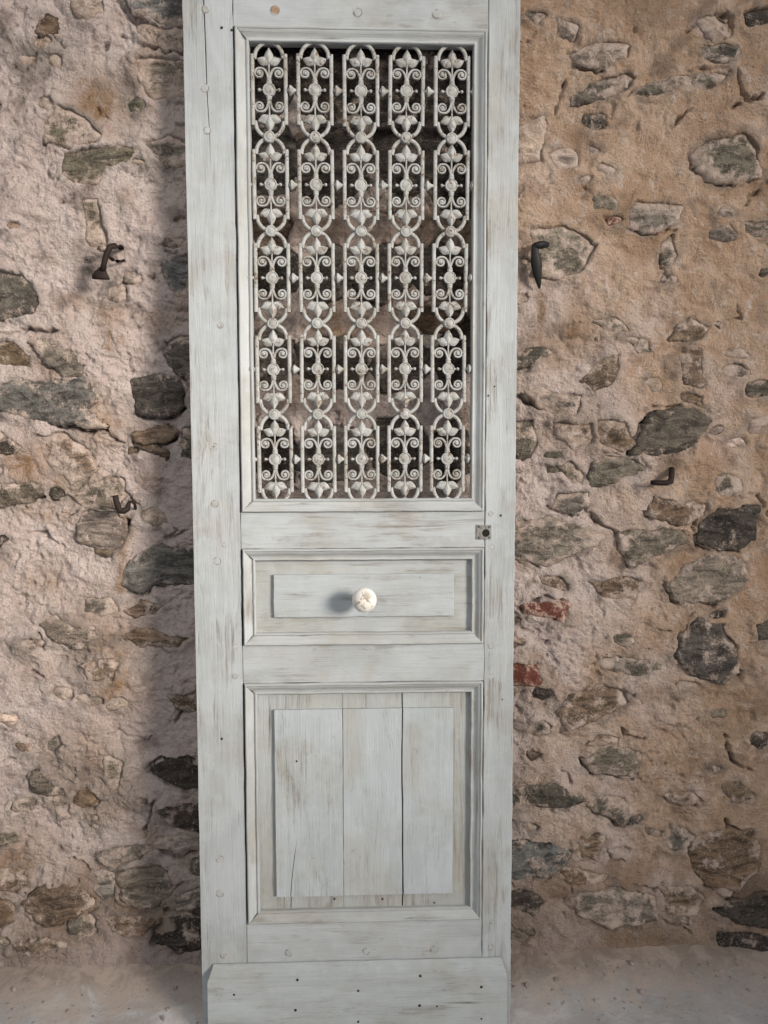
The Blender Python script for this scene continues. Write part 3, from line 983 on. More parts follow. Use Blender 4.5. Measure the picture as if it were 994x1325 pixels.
# masonry body behind the face
bm = bmesh.new()
bmesh.ops.create_cube(bm, size=1, matrix=Matrix.Translation((0, 0.24, 1.435)) @ Matrix.Diagonal((3.38, 0.30, 2.99, 1)))
obj('wall_core', bm, M_MORTAR, wall)

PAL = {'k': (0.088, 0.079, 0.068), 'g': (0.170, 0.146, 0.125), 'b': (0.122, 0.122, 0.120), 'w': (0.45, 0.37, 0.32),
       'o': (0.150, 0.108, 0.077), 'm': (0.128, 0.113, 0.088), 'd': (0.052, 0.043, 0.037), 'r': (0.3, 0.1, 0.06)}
for si, (cls, pr, film, P) in enumerate(stones):
    cx, cz = np.mean([p[0] for p in P]), np.mean([p[1] for p in P])
    x0, x1 = min(p[0] for p in P) - 0.012, max(p[0] for p in P) + 0.012
    z0, z1 = min(p[1] for p in P) - 0.012, max(p[1] for p in P) + 0.012
    st = 0.0042 if abs(cx) < 1.0 else 0.008
    X, Z = np.meshgrid(np.arange(x0, x1, st), np.arange(z0, z1, st))
    if min(X.shape) < 3:
        continue
    wx, wz = warp(X, Z) if cls != 'r' else (X + 0.002 * fbm(X, Z, 40, 2, 3), Z + 0.002 * fbm(X, Z, 40, 2, 8))
    sd = poly_sd(wx, wz, P)
    tx, tz = random.uniform(-0.10, 0.10), random.uniform(-0.16, 0.06)
    th = random.uniform(-0.4, 0.4)
    xr_ = (X - cx) * math.cos(th) + (Z - cz) * math.sin(th)
    zr_ = -(X - cx) * math.sin(th) + (Z - cz) * math.cos(th)
    lay = fbm(xr_ * 0.35, zr_, 38, 2, si * 3.7)
    fac = np.abs(fbm(X, Z, 11, 2, si * 1.3))
    body = 0.55 * low(X, Z) + 0.45 * low(np.array([[cx]]), np.array([[cz]]))[0, 0]
    body = body + pr * 0.001 + tx * (X - cx) + tz * (Z - cz) + 0.0042 * lay - 0.008 * fac + 0.0012 * fbm(X, Z, 90, 2, si) + 0.003
    edge = np.clip((sd + 0.010) / 0.012, 0, 3)
    body = body - 0.006 * edge ** 2
    body += 0.022 * np.exp(-np.maximum(Z, 0) / 0.06)
    body = clear(X, Z, body)
    keep = sd < 0.007
    mask = keep[:-1, :-1] & keep[1:, :-1] & keep[:-1, 1:] & keep[1:, 1:]
    if not mask.any():
        continue
    me, used = grid_mesh('brick' if cls == 'r' else 'stone', X, -body, Z, mask)
    rim = (sstep(-0.022, -0.004, sd) * (0.35 + 0.65 * film)).ravel()[used]
    ca = me.color_attributes.new('rim', 'FLOAT_COLOR', 'POINT')
    ca.data.foreach_set('color', np.stack([rim, rim, rim, np.ones_like(rim)], -1).astype(np.float32).ravel())
    # give the piece its depth into the wall
    bm = bmesh.new()
    bm.from_mesh(me)
    be = [e for e in bm.edges if e.is_boundary]
    ret = bmesh.ops.extrude_edge_only(bm, edges=be)
    for v in [g for g in ret['geom'] if isinstance(g, bmesh.types.BMVert)]:
        v.co.y = 0.06
    bm.to_mesh(me)
    bm.free()
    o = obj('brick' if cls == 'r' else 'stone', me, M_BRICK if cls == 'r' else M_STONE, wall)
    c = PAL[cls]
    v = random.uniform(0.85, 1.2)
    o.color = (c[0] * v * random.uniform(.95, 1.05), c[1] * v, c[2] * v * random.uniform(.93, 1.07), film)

# ------------------------------------------------------------------ floor
fx = axis_pts(-9, -1.3, 1.3, 9, 0.02, 0.35)
fy = axis_pts(-9, -1.3, 0.1, 0.3, 0.02, 0.35)
FX, FY = np.meshgrid(fx, fy)
def floor_z(X, Y):
    return 0.0015 * fbm(X, Y, 4, 3, 2.0) * (np.hypot(X, Y) < 2) - 0.003 + 0.032 * sstep(-0.20, 0.0, Y + 0.05 * fbm(X, Y, 5, 3, 9.0))


FZ = floor_z(FX, FY)
me, _ = grid_mesh('floor', FX, FY, FZ)
fl = obj('floor', me, M_FLOOR)
fl['kind'] = 'structure'

bm = bmesh.new()
for _ in range(260):
    x = random.uniform(-1.2, 1.2)
    y = -0.05 - abs(random.gauss(0, 0.09))
    r = random.uniform(0.0012, 0.0045) * (1.8 if random.random() < 0.08 else 1)
    ret = bmesh.ops.create_icosphere(bm, subdivisions=1, radius=r, matrix=Matrix.Translation((x, y, float(floor_z(np.array([[x]]), np.array([[y]]))[0, 0]) + r * 0.3)) @ Matrix.Rotation(random.uniform(0, 3), 4, 'Z') @ Matrix.Diagonal((1, random.uniform(.6, 1), random.uniform(.5, .8), 1)))
    for v in ret['verts']:
        v.co += Vector((random.gauss(0, r * .12), random.gauss(0, r * .12), random.gauss(0, r * .12)))
cr = obj('mortar_crumbs', bm, M_MORTAR)
cr['kind'] = 'stuff'

# ------------------------------------------------------------------ door
door = bpy.data.objects.new('door', None)
COL.objects.link(door)
door.location = FOOT
door.rotation_euler = (-ALPHA, 0, 0)
tag(door, 'tall weathered off-white panelled wooden door with cast iron grille, leaning against the stone wall', 'door')
HEAD = 2.345
TH = 0.036
XL, XR = -0.2480, 0.2830            # joints between stiles and rails
OX0, OX1 = -0.2445, 0.2815          # outer edges of the mouldings
zf = lambda v: VB - v
# left stile, with the long crack running down from its head
c0 = to_door(262, 0)[0]
c1 = to_door(273, 222)
outl = edge_pts((-0.35, 0.0), (XL - 0.0006, 0.0)) + edge_pts((XL - 0.0006, 0), (XL - 0.0006, HEAD), 0.03, 0.0005)
outl += [(XL - 0.0006, HEAD), (c0 + 0.0012, HEAD)]
cm = to_door(266, 60), to_door(268, 120), to_door(271, 170)
outl += [(cm[0][0] + 0.0011, cm[0][1]), (cm[1][0] + 0.0008, cm[1][1]), (cm[2][0] + 0.0006, cm[2][1]), c1,
         (cm[2][0] - 0.0006, cm[2][1]), (cm[1][0] - 0.0009, cm[1][1]), (cm[0][0] - 0.0011, cm[0][1]), (c0 - 0.0013, HEAD)]
outl += edge_pts((-0.35, HEAD), (-0.35, 0.0), 0.06, 0.0005)
obj('stile', prism(outl, 0, TH, 0.0003, 0.0), M_V, door)
obj('stile', board(XR + 0.0006, 0.3505, 0, HEAD, 0, TH, 0.0020, 0.0006), M_V, door)
rails = [('top_rail', zf(-0.888), HEAD - 0.004), ('lock_rail', zf(0.1994), zf(0.1195)), ('frieze_rail', zf(0.4968), zf(0.4124)), ('bottom_rail', 0.002, zf(1.047))]
for nm, a, b in rails:
    obj(nm, board(XL, XR, a, b, 0.0006, TH - 0.001, 0.0014, 0.0005), M_H, door)

PROF = [(0, 0.002), (0, -0.0040), (0.0012, -0.0058), (0.0030, -0.0064), (0.0048, -0.0056), (0.0060, -0.0036), (0.0082, -0.0030), (0.0115, -0.0004),
        (0.0145, 0.0032), (0.0178, 0.0052), (0.0205, 0.0056), (0.0208, 0.0034), (0.0222, 0.0022), (0.0244, 0.0022), (0.0258, 0.0036), (0.0262, 0.0066), (0.0262, 0.0142)]


def moulding_frame(x0, x1, z0, z1, scale=1.0, back=0.0, lip=0.0142):
    cor = [(x0, z0, 1, 1), (x1, z0, -1, 1), (x1, z1, -1, -1), (x0, z1, 1, -1)]
    for k in range(4):
        a, b = cor[k], cor[(k + 1) % 4]
        bm = bmesh.new()
        N = 14
        rows = []
        wob = [0] + [random.gauss(0, 0.00035) for _ in range(N - 1)] + [0]
        for i in range(N + 1):
            t = i / N
            row = []
            for (p, h) in PROF[:-1] + [(PROF[-1][0], lip)]:
                p *= scale
                ax, az_ = a[0] + a[2] * p, a[1] + a[3] * p
                bx, bz = b[0] + b[2] * p, b[1] + b[3] * p
                row.append(bm.verts.new((ax + (bx - ax) * t + (wob[i] if k % 2 else 0), h + back + 0.6 * wob[i], az_ + (bz - az_) * t + (0 if k % 2 else wob[i]))))
            rows.append(row)
        for r0, r1 in zip(rows, rows[1:]):
            for j in range(len(PROF) - 1):
                bm.faces.new((r0[j], r1[j], r1[j + 1], r0[j + 1]))
            bm.faces.new((r0[0], r0[-1], r1[-1], r1[0]))
        bm.faces.new(rows[0])
        bm.faces.new(rows[-1])
        bmesh.ops.triangulate(bm, faces=[f for f in bm.faces if len(f.verts) > 4], ngon_method='EAR_CLIP')
        fix(bm)
        for f in bm.faces:
            f.smooth = True
        o = obj('moulding', bm, M_MV if k % 2 else M_MH, door)
        o.data.set_sharp_from_angle(angle=math.radians(40))


moulding_frame(OX0, OX1, zf(0.1190), zf(-0.8893), 1.07, 0.0, 0.026)
moulding_frame(OX0, OX1, zf(0.4120), zf(0.1998))
moulding_frame(OX0, OX1, zf(1.0466), zf(0.4972))

# rebate behind the grille: the thickness of the frame seen inside the opening
IX0, IX1 = OX0 + 0.0262, OX1 - 0.0262

# small panel with its raised field
pz0, pz1 = zf(0.4120) + 0.024, zf(0.1998) - 0.024
panel = obj('drawer_panel', board(IX0 - 0.006, IX1 + 0.006, pz0 - 0.006, pz1 + 0.006, 0.0138, 0.028, 0.0005, 0.0), M_PDH, door)
panel.name = 'small_panel'
fx0, fz1 = to_door(354, 744, 0.006)
fx1, fz0 = to_door(587, 797, 0.006)
obj('raised_field', board(fx0, fx1, fz0, fz1, 0.0055, 0.0138, 0.0010, 0.0004), M_PH, panel)

# large panel: three boards, each with its part of the raised field
lz0, lz1 = zf(1.0466) + 0.018, zf(0.4972) - 0.018
FN = 0.0055
lx0, ltop = to_door(355, 919, FN)
lx1, lbot = to_door(585.5, 1156, FN)
sx1a, sx1b = to_door(443.3, 900, 0.01)[0], to_door(445, 1170, 0.01)[0]
sx2a, sx2b = to_door(520, 900, 0.01)[0], to_door(521, 1170, 0.01)[0]


def lerp_x(a, b, z):
    t = (lz1 - z) / (lz1 - lz0)
    return a + (b - a) * t


ck = [to_door(375.8, 1172, FN), to_door(377.5, 1140, FN), to_door(381, 1110, FN), to_door(384.8, 1083, FN)]


def plank(xa, xb, ga, gb, field_l, field_r, crack=False):
    """xa/xb: functions z -> x of the two edges; ga, gb half gaps"""
    def edge(fn, za, zb, off, jit):
        n = 14
        return [(fn(za + (zb - za) * i / n) + off + random.gauss(0, jit), za + (zb - za) * i / n) for i in range(n + 1)]
    o = edge(xa, lz1, lz0, ga, 0.0002)
    if crack:
        o += [(ck[0][0] - 0.0009, lz0), (ck[1][0] - 0.0009, ck[1][1]), (ck[2][0] - 0.0007, ck[2][1]), (ck[3][0], ck[3][1]),
              (ck[2][0] + 0.0006, ck[2][1]), (ck[1][0] + 0.0008, ck[1][1]), (ck[0][0] + 0.0008, lz0)]
    o += edge(xb, lz0, lz1, -gb, 0.0002)
    pl = obj('plank', prism(o, 0.0138, 0.026, 0.0002), M_PDV, door)
    fa = (lambda z: field_l) if field_l is not None else xa
    fb = (lambda z: field_r) if field_r is not None else xb
    o = edge(fa, ltop, lbot, ga if field_l is None else 0, 0.0002)
    if crack:
        o += [(ck[0][0] + 0.0001, lbot), (ck[1][0] - 0.0007, ck[1][1]), (ck[2][0] - 0.0006, ck[2][1]), (ck[3][0], ck[3][1]),
              (ck[2][0] + 0.0006, ck[2][1]), (ck[1][0] + 0.0007, ck[1][1]), (ck[0][0] + 0.0017, lbot)]
    o += edge(fb, lbot, ltop, -gb if field_r is None else 0, 0.0002)
    obj('raised_field', prism(o, FN + random.uniform(-0.0003, 0.0003), 0.0138, 0.00025 if crack else 0.0008), M_PV, pl)


plank(lambda z: IX0 - 0.005, lambda z: lerp_x(sx1a, sx1b, z), 0, 0.0004, lx0, None, True)
plank(lambda z: lerp_x(sx1a, sx1b, z), lambda z: lerp_x(sx2a, sx2b, z) + 0.0012 * math.sin(z * 23) * math.sin(z * 7), 0.0003, 0.0013, None, None)
plank(lambda z: lerp_x(sx2a, sx2b, z) + 0.0012 * math.sin(z * 23) * math.sin(z * 7), lambda z: IX1 + 0.005, 0.0013, 0, None, lx1)
# dark batten behind the boards, seen only through the cracks
obj('back_board', board(IX0 - 0.004, IX1 + 0.004, lz0 - 0.004, lz1 + 0.004, 0.027, 0.034, 0.0005, 0), M_NAIL, door)

# kickboard with its bevelled top
KN = -0.022
kx0, _ = to_door(268.5, 1290, KN)
kx1, _ = to_door(656.5, 1285, KN)
kzt = zf(1.1378)
bm = bmesh.new()
prof = [(-0.0004, 0.0), (KN, 0.0), (KN - 0.0006, 0.02), (KN, kzt - 0.030), (KN + 0.0012, kzt - 0.024), (KN + 0.0055, kzt - 0.021), (KN + 0.0075, kzt - 0.014),
        (-0.0065, kzt - 0.003), (-0.004, kzt), (-0.0004, kzt)]
N = 22
rows = []
for i in range(N + 1):
    t = i / N
    row = []
    for j, (y, z) in enumerate(prof):
        ins = 0.020 * max(0.0, min(1.0, (z - (kzt - 0.032)) / 0.03)) * (1 if y > KN - 0.001 else 0)
        xa, xb = kx0 + ins * 0.55, kx1 - ins * 0.55
        row.append(bm.verts.new((xa + (xb - xa) * t, y + random.gauss(0, 0.00025), z + (random.gauss(0, 0.00025) if 0.02 < z else 0))))
    rows.append(row)
for r0, r1 in zip(rows, rows[1:]):
    for j in range(len(prof)):
        bm.faces.new((r0[j], r1[j], r1[(j + 1) % len(prof)], r0[(j + 1) % len(prof)]))
bm.faces.new(rows[0])
bm.faces.new(rows[-1])
bmesh.ops.triangulate(bm, faces=[f for f in bm.faces if len(f.verts) > 4], ngon_method='EAR_CLIP')
kick = obj('kickboard', fix(bm), M_KH, door)

# wooden pegs, each in its ring of dirt
bm = bmesh.new()
lathe(bm, [(0.004, 0.0098), (-0.00035, 0.0098), (-0.00040, 0.0076), (0.0004, 0.0074), (0.004, 0.0074)], 20)
for f in bm.faces:
    f.material_index = 1
lathe(bm, [(0.004, 0.0078), (-0.0003, 0.0078), (-0.0007, 0.0070), (-0.0008, 0.003)], 20)
fix(bm)
peg_me = bpy.data.meshes.new('peg')
bm.to_mesh(peg_me)
bm.free()
PEGS = [(356,13,1.0),(463,16,.95),(565,18,.95),(266,12,.85),(265,114,.95),(268,169,.8),(277,578,.85),(278,652,.85),(291,705,.62),(281,726,.9),(304,837,.6),(304,875,.65),
        (284.5,1112,.95),(284.5,1156,.95),(635,665,.6),(636.5,708,.62),(635,836,.65),(635,876,.6),(636.5,1193,.55),(374,1233,.9),(474,1231,.8),(562,1229,.9),(635,1226,.7),(289,1236,.8),(285,421,.7),(620,800,0)]
for i, (px, py, s) in enumerate(PEGS):
    if s == 0:
        continue
    x, z = to_door(px, py)
    me = peg_me
    o = obj('peg', me, [M_BARE if i == 0 else M_V, M_DIRT], door, (x, 0, z)) if i == 0 else None
    if o is None:
        if i == 1:
            peg_me2 = peg_me.copy()
            peg_me2.materials[0] = M_V
        o = obj('peg', peg_me2, [M_V, M_DIRT], door, (x, 0, z))
    else:
        o['label'] = 'bare brown wooden peg in the top rail'
    o.scale = (s, 1, s)
    o.rotation_euler = (0, random.uniform(0, 6), 0)
# nails and old nail holes
bm = bmesh.new()
lathe(bm, [(0.003, 0.0028), (-0.0006, 0.0028), (-0.0011, 0.0018)], 10)
fix(bm)
nail_me = bpy.data.meshes.new('nail')
bm.to_mesh(nail_me)
bm.free()
for px, py, n, s in [(385,1268,KN,1),(303,1287,KN,.9),(382.5,1307,KN,1.15),(463.6,1282,KN,1),(544,1263,KN,1),(543,1301,KN,1.25),(565.5,1302,KN,.8),(623,1277,KN,1.2),
                     (623,1318,KN,1),(463.6,1322,KN,1),(287,956,0,1),(277,578,0,.6),(287,36,0,1.1),(300,39,0,1),(463,8,0,.0),(648,667,0,.9),(640,500,0,.7),(632,512,0,.7),
                     (384,985,FN,.8),(433,1163,.0138,.9),(495,1163,.0138,.9),(562,1168,.0138,.8),(650,905,0,.6)]:
    if s == 0:
        continue
    x, z = to_door(px, py, n)
    o = obj('nail', nail_me, M_NAIL, kick if n == KN else door, (x, n, z))
    o.scale = (s, 1, s)

# lock plate
lx, lzc = to_door(626, 688.5)
hw = 0.0158
bm = bmesh.new()
hx, hz, hr = 0.0045, -0.002, 0.0085
sq = []
K = 24
for k in range(K):
    a = 2 * math.pi * k / K
    c, s = math.cos(a), math.sin(a)
    m = max(abs(c), abs(s))
    sq.append((hw * c / m, hw * s / m))
of = [bm.verts.new((x, -0.0020, z)) for x, z in sq]
ob = [bm.verts.new((x, 0.0004, z)) for x, z in sq]
hf = [bm.verts.new((hx + hr * math.cos(2 * math.pi * k / K), -0.0020, hz + hr * math.sin(2 * math.pi * k / K))) for k in range(K)]
hb = [bm.verts.new((v.co.x, 0.0004, v.co.z)) for v in hf]
for k in range(K):
    j = (k + 1) % K
    bm.faces.new((of[k], of[j], hf[j], hf[k]))
    bm.faces.new((of[k], ob[k], ob[j], of[j]))
    bm.faces.new((hf[k], hf[j], hb[j], hb[k]))
plate = obj('lock_plate', fix(bm), M_PLATE, door, (lx, 0, lzc))
bm = bmesh.new()
lathe(bm, [(0.0003, 0.0088), (-0.0004, 0.0088), (-0.0006, 0.002)], 20, center=(hx, 0, hz))
obj('keyhole', fix(bm), M_HOLE, plate)  # near-black disc: the shade inside the hole is only its colour
bm = bmesh.new()
lathe(bm, [(0.0, 0.0019), (-0.0026, 0.0019), (-0.0030, 0.0010)], 10)
fix(bm)
scr_me = bpy.data.meshes.new('screw')
bm.to_mesh(scr_me)
bm.free()
for sx in (-1, 1):
    for sz in (-1, 1):
        obj('screw', scr_me, M_SCREW, plate, (sx * 0.0115, 0, sz * 0.0115))

# knob
kx, kz = to_door(471.5, 776.5, -0.045)
bm = bmesh.new()
prof = [(0.010, 0.014), (0.0045, 0.014), (0.002, 0.012), (-0.006, 0.0105), (-0.018, 0.0110), (-0.0235, 0.0150)]
for k in range(1, 15):
    a = math.radians(-52 + 142 * k / 14)
    prof.append((-0.0445 - 0.0205 * math.sin(a), 0.0265 * math.cos(a) + (0.0004 if k == 14 else 0)))
lathe(bm, prof, 32)
knob = obj('knob', smooth(fix(bm)), M_KNOB, door, (kx, 0, kz))

# ------------------------------------------------------------------ cast iron grille
GN = 0.0145          # depth of the grille's middle behind the door face
UH = 0.0957          # half the height of one panel


def mk(name, bm, sharp=None):
    fix(bm)
    smooth(bm)
    me = bpy.data.meshes.new(name)
    bm.to_mesh(me)
    bm.free()
    me.materials.append(M_IRON)
    me.set_sharp_from_angle(angle=math.radians(50))
    return me


def rect_bar(bm, x, z0, z1, w, y0, y1):
    vs = []
    for z in (z0, z1):
        for (dx, y) in ((-w / 2, y1), (-w / 2, y0 + 0.0018), (-w / 2 + 0.0018, y0), (w / 2 - 0.0018, y0), (w / 2, y0 + 0.0018), (w / 2, y1)):
            vs.append(bm.verts.new((x + dx, y, z)))
    for k in range(6):
        j = (k + 1) % 6
        bm.faces.new((vs[k], vs[j], vs[6 + j], vs[6 + k]))
    bm.faces.new(vs[:6])
    bm.faces.new(vs[6:])


# frame of one panel: two bars and the four quarter arches
bm = bmesh.new()
for s in (-1, 1):
    rect_bar(bm, s * 0.0347, -0.0718, 0.0718, 0.0080, -0.004, 0.004)
for sg in (-1, 1):
    pts = []
    for k in range(25):
        a = math.pi * k / 24
        pts.append((0.0293 * math.cos(a), 0, sg * (0.0660 + 0.0297 * math.sin(a))))
    pts = [(0.0305, 0, sg * 0.0640)] + pts + [(-0.0305, 0, sg * 0.0640)]
    sweep(bm, pts, 0.0042, 8, 0.9)
frame_me = mk('grille_panel', bm)


def petal(bm, base, ang, length, width, h, seg=9):
    """raised leaf lobe with a ridge; ang from +z towards +x"""
    ca, sa = math.cos(ang), math.sin(ang)
    rows = []
    for i in range(seg + 1):
        t = i / seg
        wd = width * (math.sin(math.pi * min(1, t ** 0.75)) ** 0.8 if 0 < t < 1 else 0.06)
        row = []
        for j in range(-3, 4):
            q = j / 3
            lx_, lz_ = q * wd, t * length
            yy = -h * (1 - abs(q) ** 1.3) * (0.55 + 0.45 * math.sin(math.pi * min(1, t + 0.1)))
            row.append(bm.verts.new((base[0] + lx_ * ca + lz_ * sa, yy, base[1] - lx_ * sa + lz_ * ca)))
        rows.append(row)
    back = []
    for row in rows:
        back.append([bm.verts.new((v.co.x, 0.003, v.co.z)) for v in (row[0], row[-1])])
    for i in range(seg):
        for j in range(6):
            bm.faces.new((rows[i][j], rows[i][j + 1], rows[i + 1][j + 1], rows[i + 1][j]))
        bm.faces.new((rows[i][0], rows[i + 1][0], back[i + 1][0], back[i][0]))
        bm.faces.new((rows[i][6], back[i][1], back[i + 1][1], rows[i + 1][6]))
        bm.faces.new((back[i][0], back[i + 1][0], back[i + 1][1], back[i][1]))


bm = bmesh.new()
petal(bm, (0, 0.0525), 0, 0.0325, 0.0100, 0.0062)
for s in (-1, 1):
    petal(bm, (s * 0.001, 0.0548), s * math.radians(70), 0.0252, 0.0092, 0.0050)
    petal(bm, (s * 0.001, 0.0600), s * math.radians(150), 0.0120, 0.0055, 0.0042, 6)
sweep(bm, [(0, 0, 0.030), (0, 0, 0.045), (0, -0.001, 0.0565)], [0.0019, 0.0017, 0.0022], 6)
leaf_me = mk('leaf', bm)

bm = bmesh.new()
pts, rad = [], []
cxs, czs = 0.0200, 0.0334
b0, b1, b2, b3 = Vector((0.0014, 0.0165)), Vector((0.0016, 0.0245)), Vector((0.0085, 0.0270)), Vector((cxs - 0.0098, czs + 0.001))
# stalk rises from the medallion and rolls over into the volute
for k in range(8):
    t = k / 8
    p = (1 - t) ** 3 * Vector((0.0012, 0.0150)) + 3 * (1 - t) ** 2 * t * Vector((0.0010, 0.0300)) + 3 * (1 - t) * t * t * Vector((0.0068, 0.0455)) + t ** 3 * Vector((cxs - 0.002, czs + 0.0106))
    pts.append((p.x, 0, p.y))
    rad.append(0.0028)
for k in range(31):
    t = k / 30
    a = math.radians(100 - 520 * t)
    r = 0.0108 * (1 - t) + 0.0026 * t
    pts.append((cxs + r * math.cos(a), -0.001 * t, czs + r * math.sin(a)))
    rad.append(0.0028 - 0.0005 * t)
sweep(bm, pts, rad, 6, 1.25)
ball(bm, (cxs, -0.0012, czs), 0.0042, 1, 1, 1, 10)
scroll_me = mk('scroll', bm)
bm = bmesh.new()
bm.from_mesh(scroll_me)
for v in bm.verts:
    v.co.x = -v.co.x
bmesh.ops.reverse_faces(bm, faces=bm.faces)
scroll_m_me = mk('scroll', bm)

bm = bmesh.new()
lathe(bm, [(0.004, 0.0132), (-0.0026, 0.0137), (-0.0042, 0.0130), (-0.0046, 0.0116), (-0.0032, 0.0101), (-0.0036, 0.0094), (-0.0050, 0.0072), (-0.0056, 0.0035), (-0.0057, 0.0008)], 24)
for s in (-1, 1):
    ball(bm, (s * 0.0205, -0.001, 0), 0.0036, 1, 1, 1, 10)
    sweep(bm, [(s * 0.013, 0, 0), (s * 0.0185, 0, 0)], 0.0022, 6)
    ball(bm, (0, -0.0005, s * 0.0195), 0.0058, 1.0, 0.8, 0.75, 12)
    ball(bm, (0, -0.0005, s * 0.0150), 0.0064, 1.0, 0.7, 0.6, 12)
    lathe(bm, [(s * 0.021, 0.0046), (s * 0.027, 0.0030), (s * 0.033, 0.0018)], 8, 'Z')
med_me = mk('medallion', bm)

bm = bmesh.new()
lathe(bm, [(0.0045, 0.0116), (-0.0040, 0.0121), (-0.0056, 0.0110), (-0.0060, 0.0094), (-0.0048, 0.0082), (-0.0054, 0.0074), (-0.0068, 0.0050), (-0.0074, 0.0010)], 22)
rose_me = mk('rosette', bm)

bm = bmesh.new()
lathe(bm, [(-0.0130, 0.0020), (-0.0085, 0.0036), (-0.0065, 0.0042), (-0.0055, 0.0090), (-0.0035, 0.0108), (-0.0008, 0.0100), (0.0026, 0.0066), (0.0062, 0.0040), (0.0090, 0.0030), (0.0130, 0.0020)], 14, 'X')
stud_me = mk('stud', bm)

ROWV = [-0.7627 + i * 0.19187 for i in range(5)]
PC = [0.0958 - 0.00066 * i for i in range(5)]
UC = [0.0160 - 0.0004 * i for i in range(5)]
kk = (CAM_POS[2] - GN) / CAM_POS[2]       # measured on the door face, the grille sits a little deeper


def gpt(u, v):
    return (u * kk, GN, VB - v * kk)


for r in range(5):
    for c in range(5):
        u = UC[r] + (c - 2) * PC[r]
        x, y, z = gpt(u, ROWV[r] + 0.0004 * (c - 2) * -1)
        p = obj('grille_panel', frame_me, None, door, (x + random.gauss(0, .0004), y + random.gauss(0, .0006), z + random.gauss(0, .0004)))
        p.rotation_euler = (random.gauss(0, 0.012), random.gauss(0, 0.007), random.gauss(0, 0.012))
        for s in (0, 1):
            l_ = obj('leaf', leaf_me, None, p)
            l_.rotation_euler = (0, math.pi * s, 0)
            for me in (scroll_me, scroll_m_me):
                q = obj('scroll', me, None, p)
                q.rotation_euler = (0, math.pi * s, 0)
        obj('medallion', med_me, None, p)
        un = UC[min(4, r + 1)] + (c - 2) * PC[min(4, r + 1)]
        obj('rosette', rose_me, None, door, ((x + un * kk) / 2, y - 0.0015, z - UH * kk))
        obj('stud', stud_me, None, door, (x + PC[r] * kk / 2, y, z)).rotation_euler = (random.uniform(0, 6), 0, 0)
        if c == 0:
            obj('stud', stud_me, None, door, (x - PC[r] * kk / 2, y, z))

# ------------------------------------------------------------------ iron hooks in the wall


def wall_pts(pl, y0=0.0):
    """pl: (px, py, distance out of the wall)"""
    out = []
    for px, py, d in pl:
        x, z = to_wall(px, py, -d)
        out.append((x, -d, z))
    return out


# hook with a flattened spade end
hk = bpy.data.objects.new('iron_hook', None)
COL.objects.link(hk)
P0 = wall_pts([(158, 321, -0.02), (156, 320, 0.03), (149, 318, 0.05), (143, 319, 0.056), (138, 328, 0.056), (135, 340, 0.054), (133, 350, 0.052)])
hk.location = P0[0]


def rel(P, o):
    return [tuple(Vector(p) - Vector(o)) for p in P]


bm = bmesh.new()
sweep(bm, rel(P0, P0[0]), [0.006, 0.006, 0.0065, 0.007, 0.0068, 0.0062, 0.007], 8)
obj('shank', smooth(fix(bm)), M_RUST, hk)
bm = bmesh.new()
P1 = rel(wall_pts([(133, 347, 0.052), (131.5, 353, 0.051), (130.5, 358, 0.050), (130.5, 361.5, 0.050)]), P0[0])
sweep(bm, P1, [0.007, 0.0140, 0.0195, 0.0185], 10, 0.35)
obj('spade', smooth(fix(bm)), M_RUST, hk)
bm = bmesh.new()
P2 = rel(wall_pts([(140, 331, 0.050), (146, 336, 0.028), (152, 338, 0.012), (160, 337, 0.004), (161, 337, -0.02)]), P0[0])
sweep(bm, P2, [0.003, 0.0042, 0.004, 0.003, 0.003], 8)
obj('spur', smooth(fix(bm)), M_RUST, hk)
tag(hk, 'rusty bent iron hook with flattened spade end on wall left of grille', 'hook', 'iron hooks in the wall')


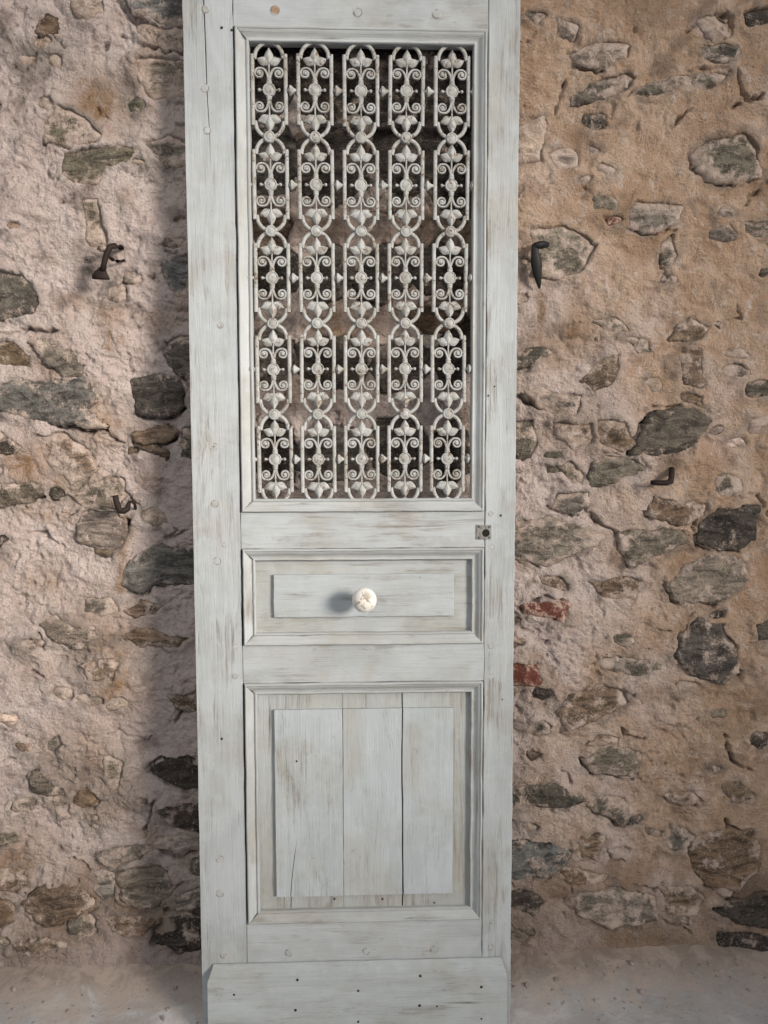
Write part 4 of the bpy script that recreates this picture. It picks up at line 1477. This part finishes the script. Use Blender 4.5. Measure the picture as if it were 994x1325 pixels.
def hook(name, pl, rad, mat, label, cat, seg=8, flat=1.0):
    P = wall_pts(pl)
    bm = bmesh.new()
    sweep(bm, rel(P, P[0]), rad, seg, flat)
    o = obj(name, smooth(fix(bm)), mat, None, P[0])
    return tag(o, label, cat, 'iron hooks in the wall')


hook('iron_hook', [(175, 660, -0.03), (175.5, 657, 0.010), (174.5, 652, 0.022), (171, 649, 0.030), (167.5, 650, 0.036), (166, 654, 0.044), (165, 658.5, 0.050), (160, 661, 0.054), (156, 661, 0.056), (153.5, 657.5, 0.057), (151.5, 651, 0.057), (150, 646, 0.057), (149, 641, 0.056)],
     [0.0035, 0.0034, 0.0034, 0.0036, 0.0042, 0.0055, 0.0068, 0.0074, 0.0074, 0.0074, 0.0070, 0.0068, 0.0066], M_RUST,
     'small rusty curled hook on the wall left of the lock plate, above a brown streak', 'hook')
# black spike hanging from a short peg
sp = bpy.data.objects.new('iron_spike', None)
COL.objects.link(sp)
Q = wall_pts([(708, 316.5, -0.03), (707, 316.5, 0.012), (700, 316, 0.030), (692, 318.5, 0.036)])
sp.location = Q[0]
bm = bmesh.new()
sweep(bm, rel(Q, Q[0]), [0.0072, 0.0072, 0.0076, 0.0072], 10)
obj('peg_head', smooth(fix(bm)), M_BLACK, sp)
bm = bmesh.new()
Q2 = rel(wall_pts([(692, 316, 0.036), (692.5, 324, 0.036), (693.5, 335, 0.035), (694.5, 343, 0.033), (696, 357, 0.028), (697.5, 368, 0.022), (698, 373.5, 0.018)]), Q[0])
sweep(bm, Q2, [0.0065, 0.0085, 0.0115, 0.0122, 0.0088, 0.0050, 0.0022], 10, 0.5)
obj('blade', smooth(fix(bm)), M_BLACK, sp)
tag(sp, 'black wrought iron spike pointing down on the wall right of the grille', 'spike')
hook('iron_hook', [(870, 606, -0.03), (869.5, 607.5, 0.012), (869, 616, 0.028), (868, 623, 0.034), (862, 625, 0.034), (853, 624.8, 0.034), (842.5, 624.2, 0.032)],
     [0.0068, 0.0068, 0.0070, 0.0072, 0.0066, 0.0062, 0.0050], M_RUST,
     'dark L-shaped iron hook on the wall far right of the door', 'hook')
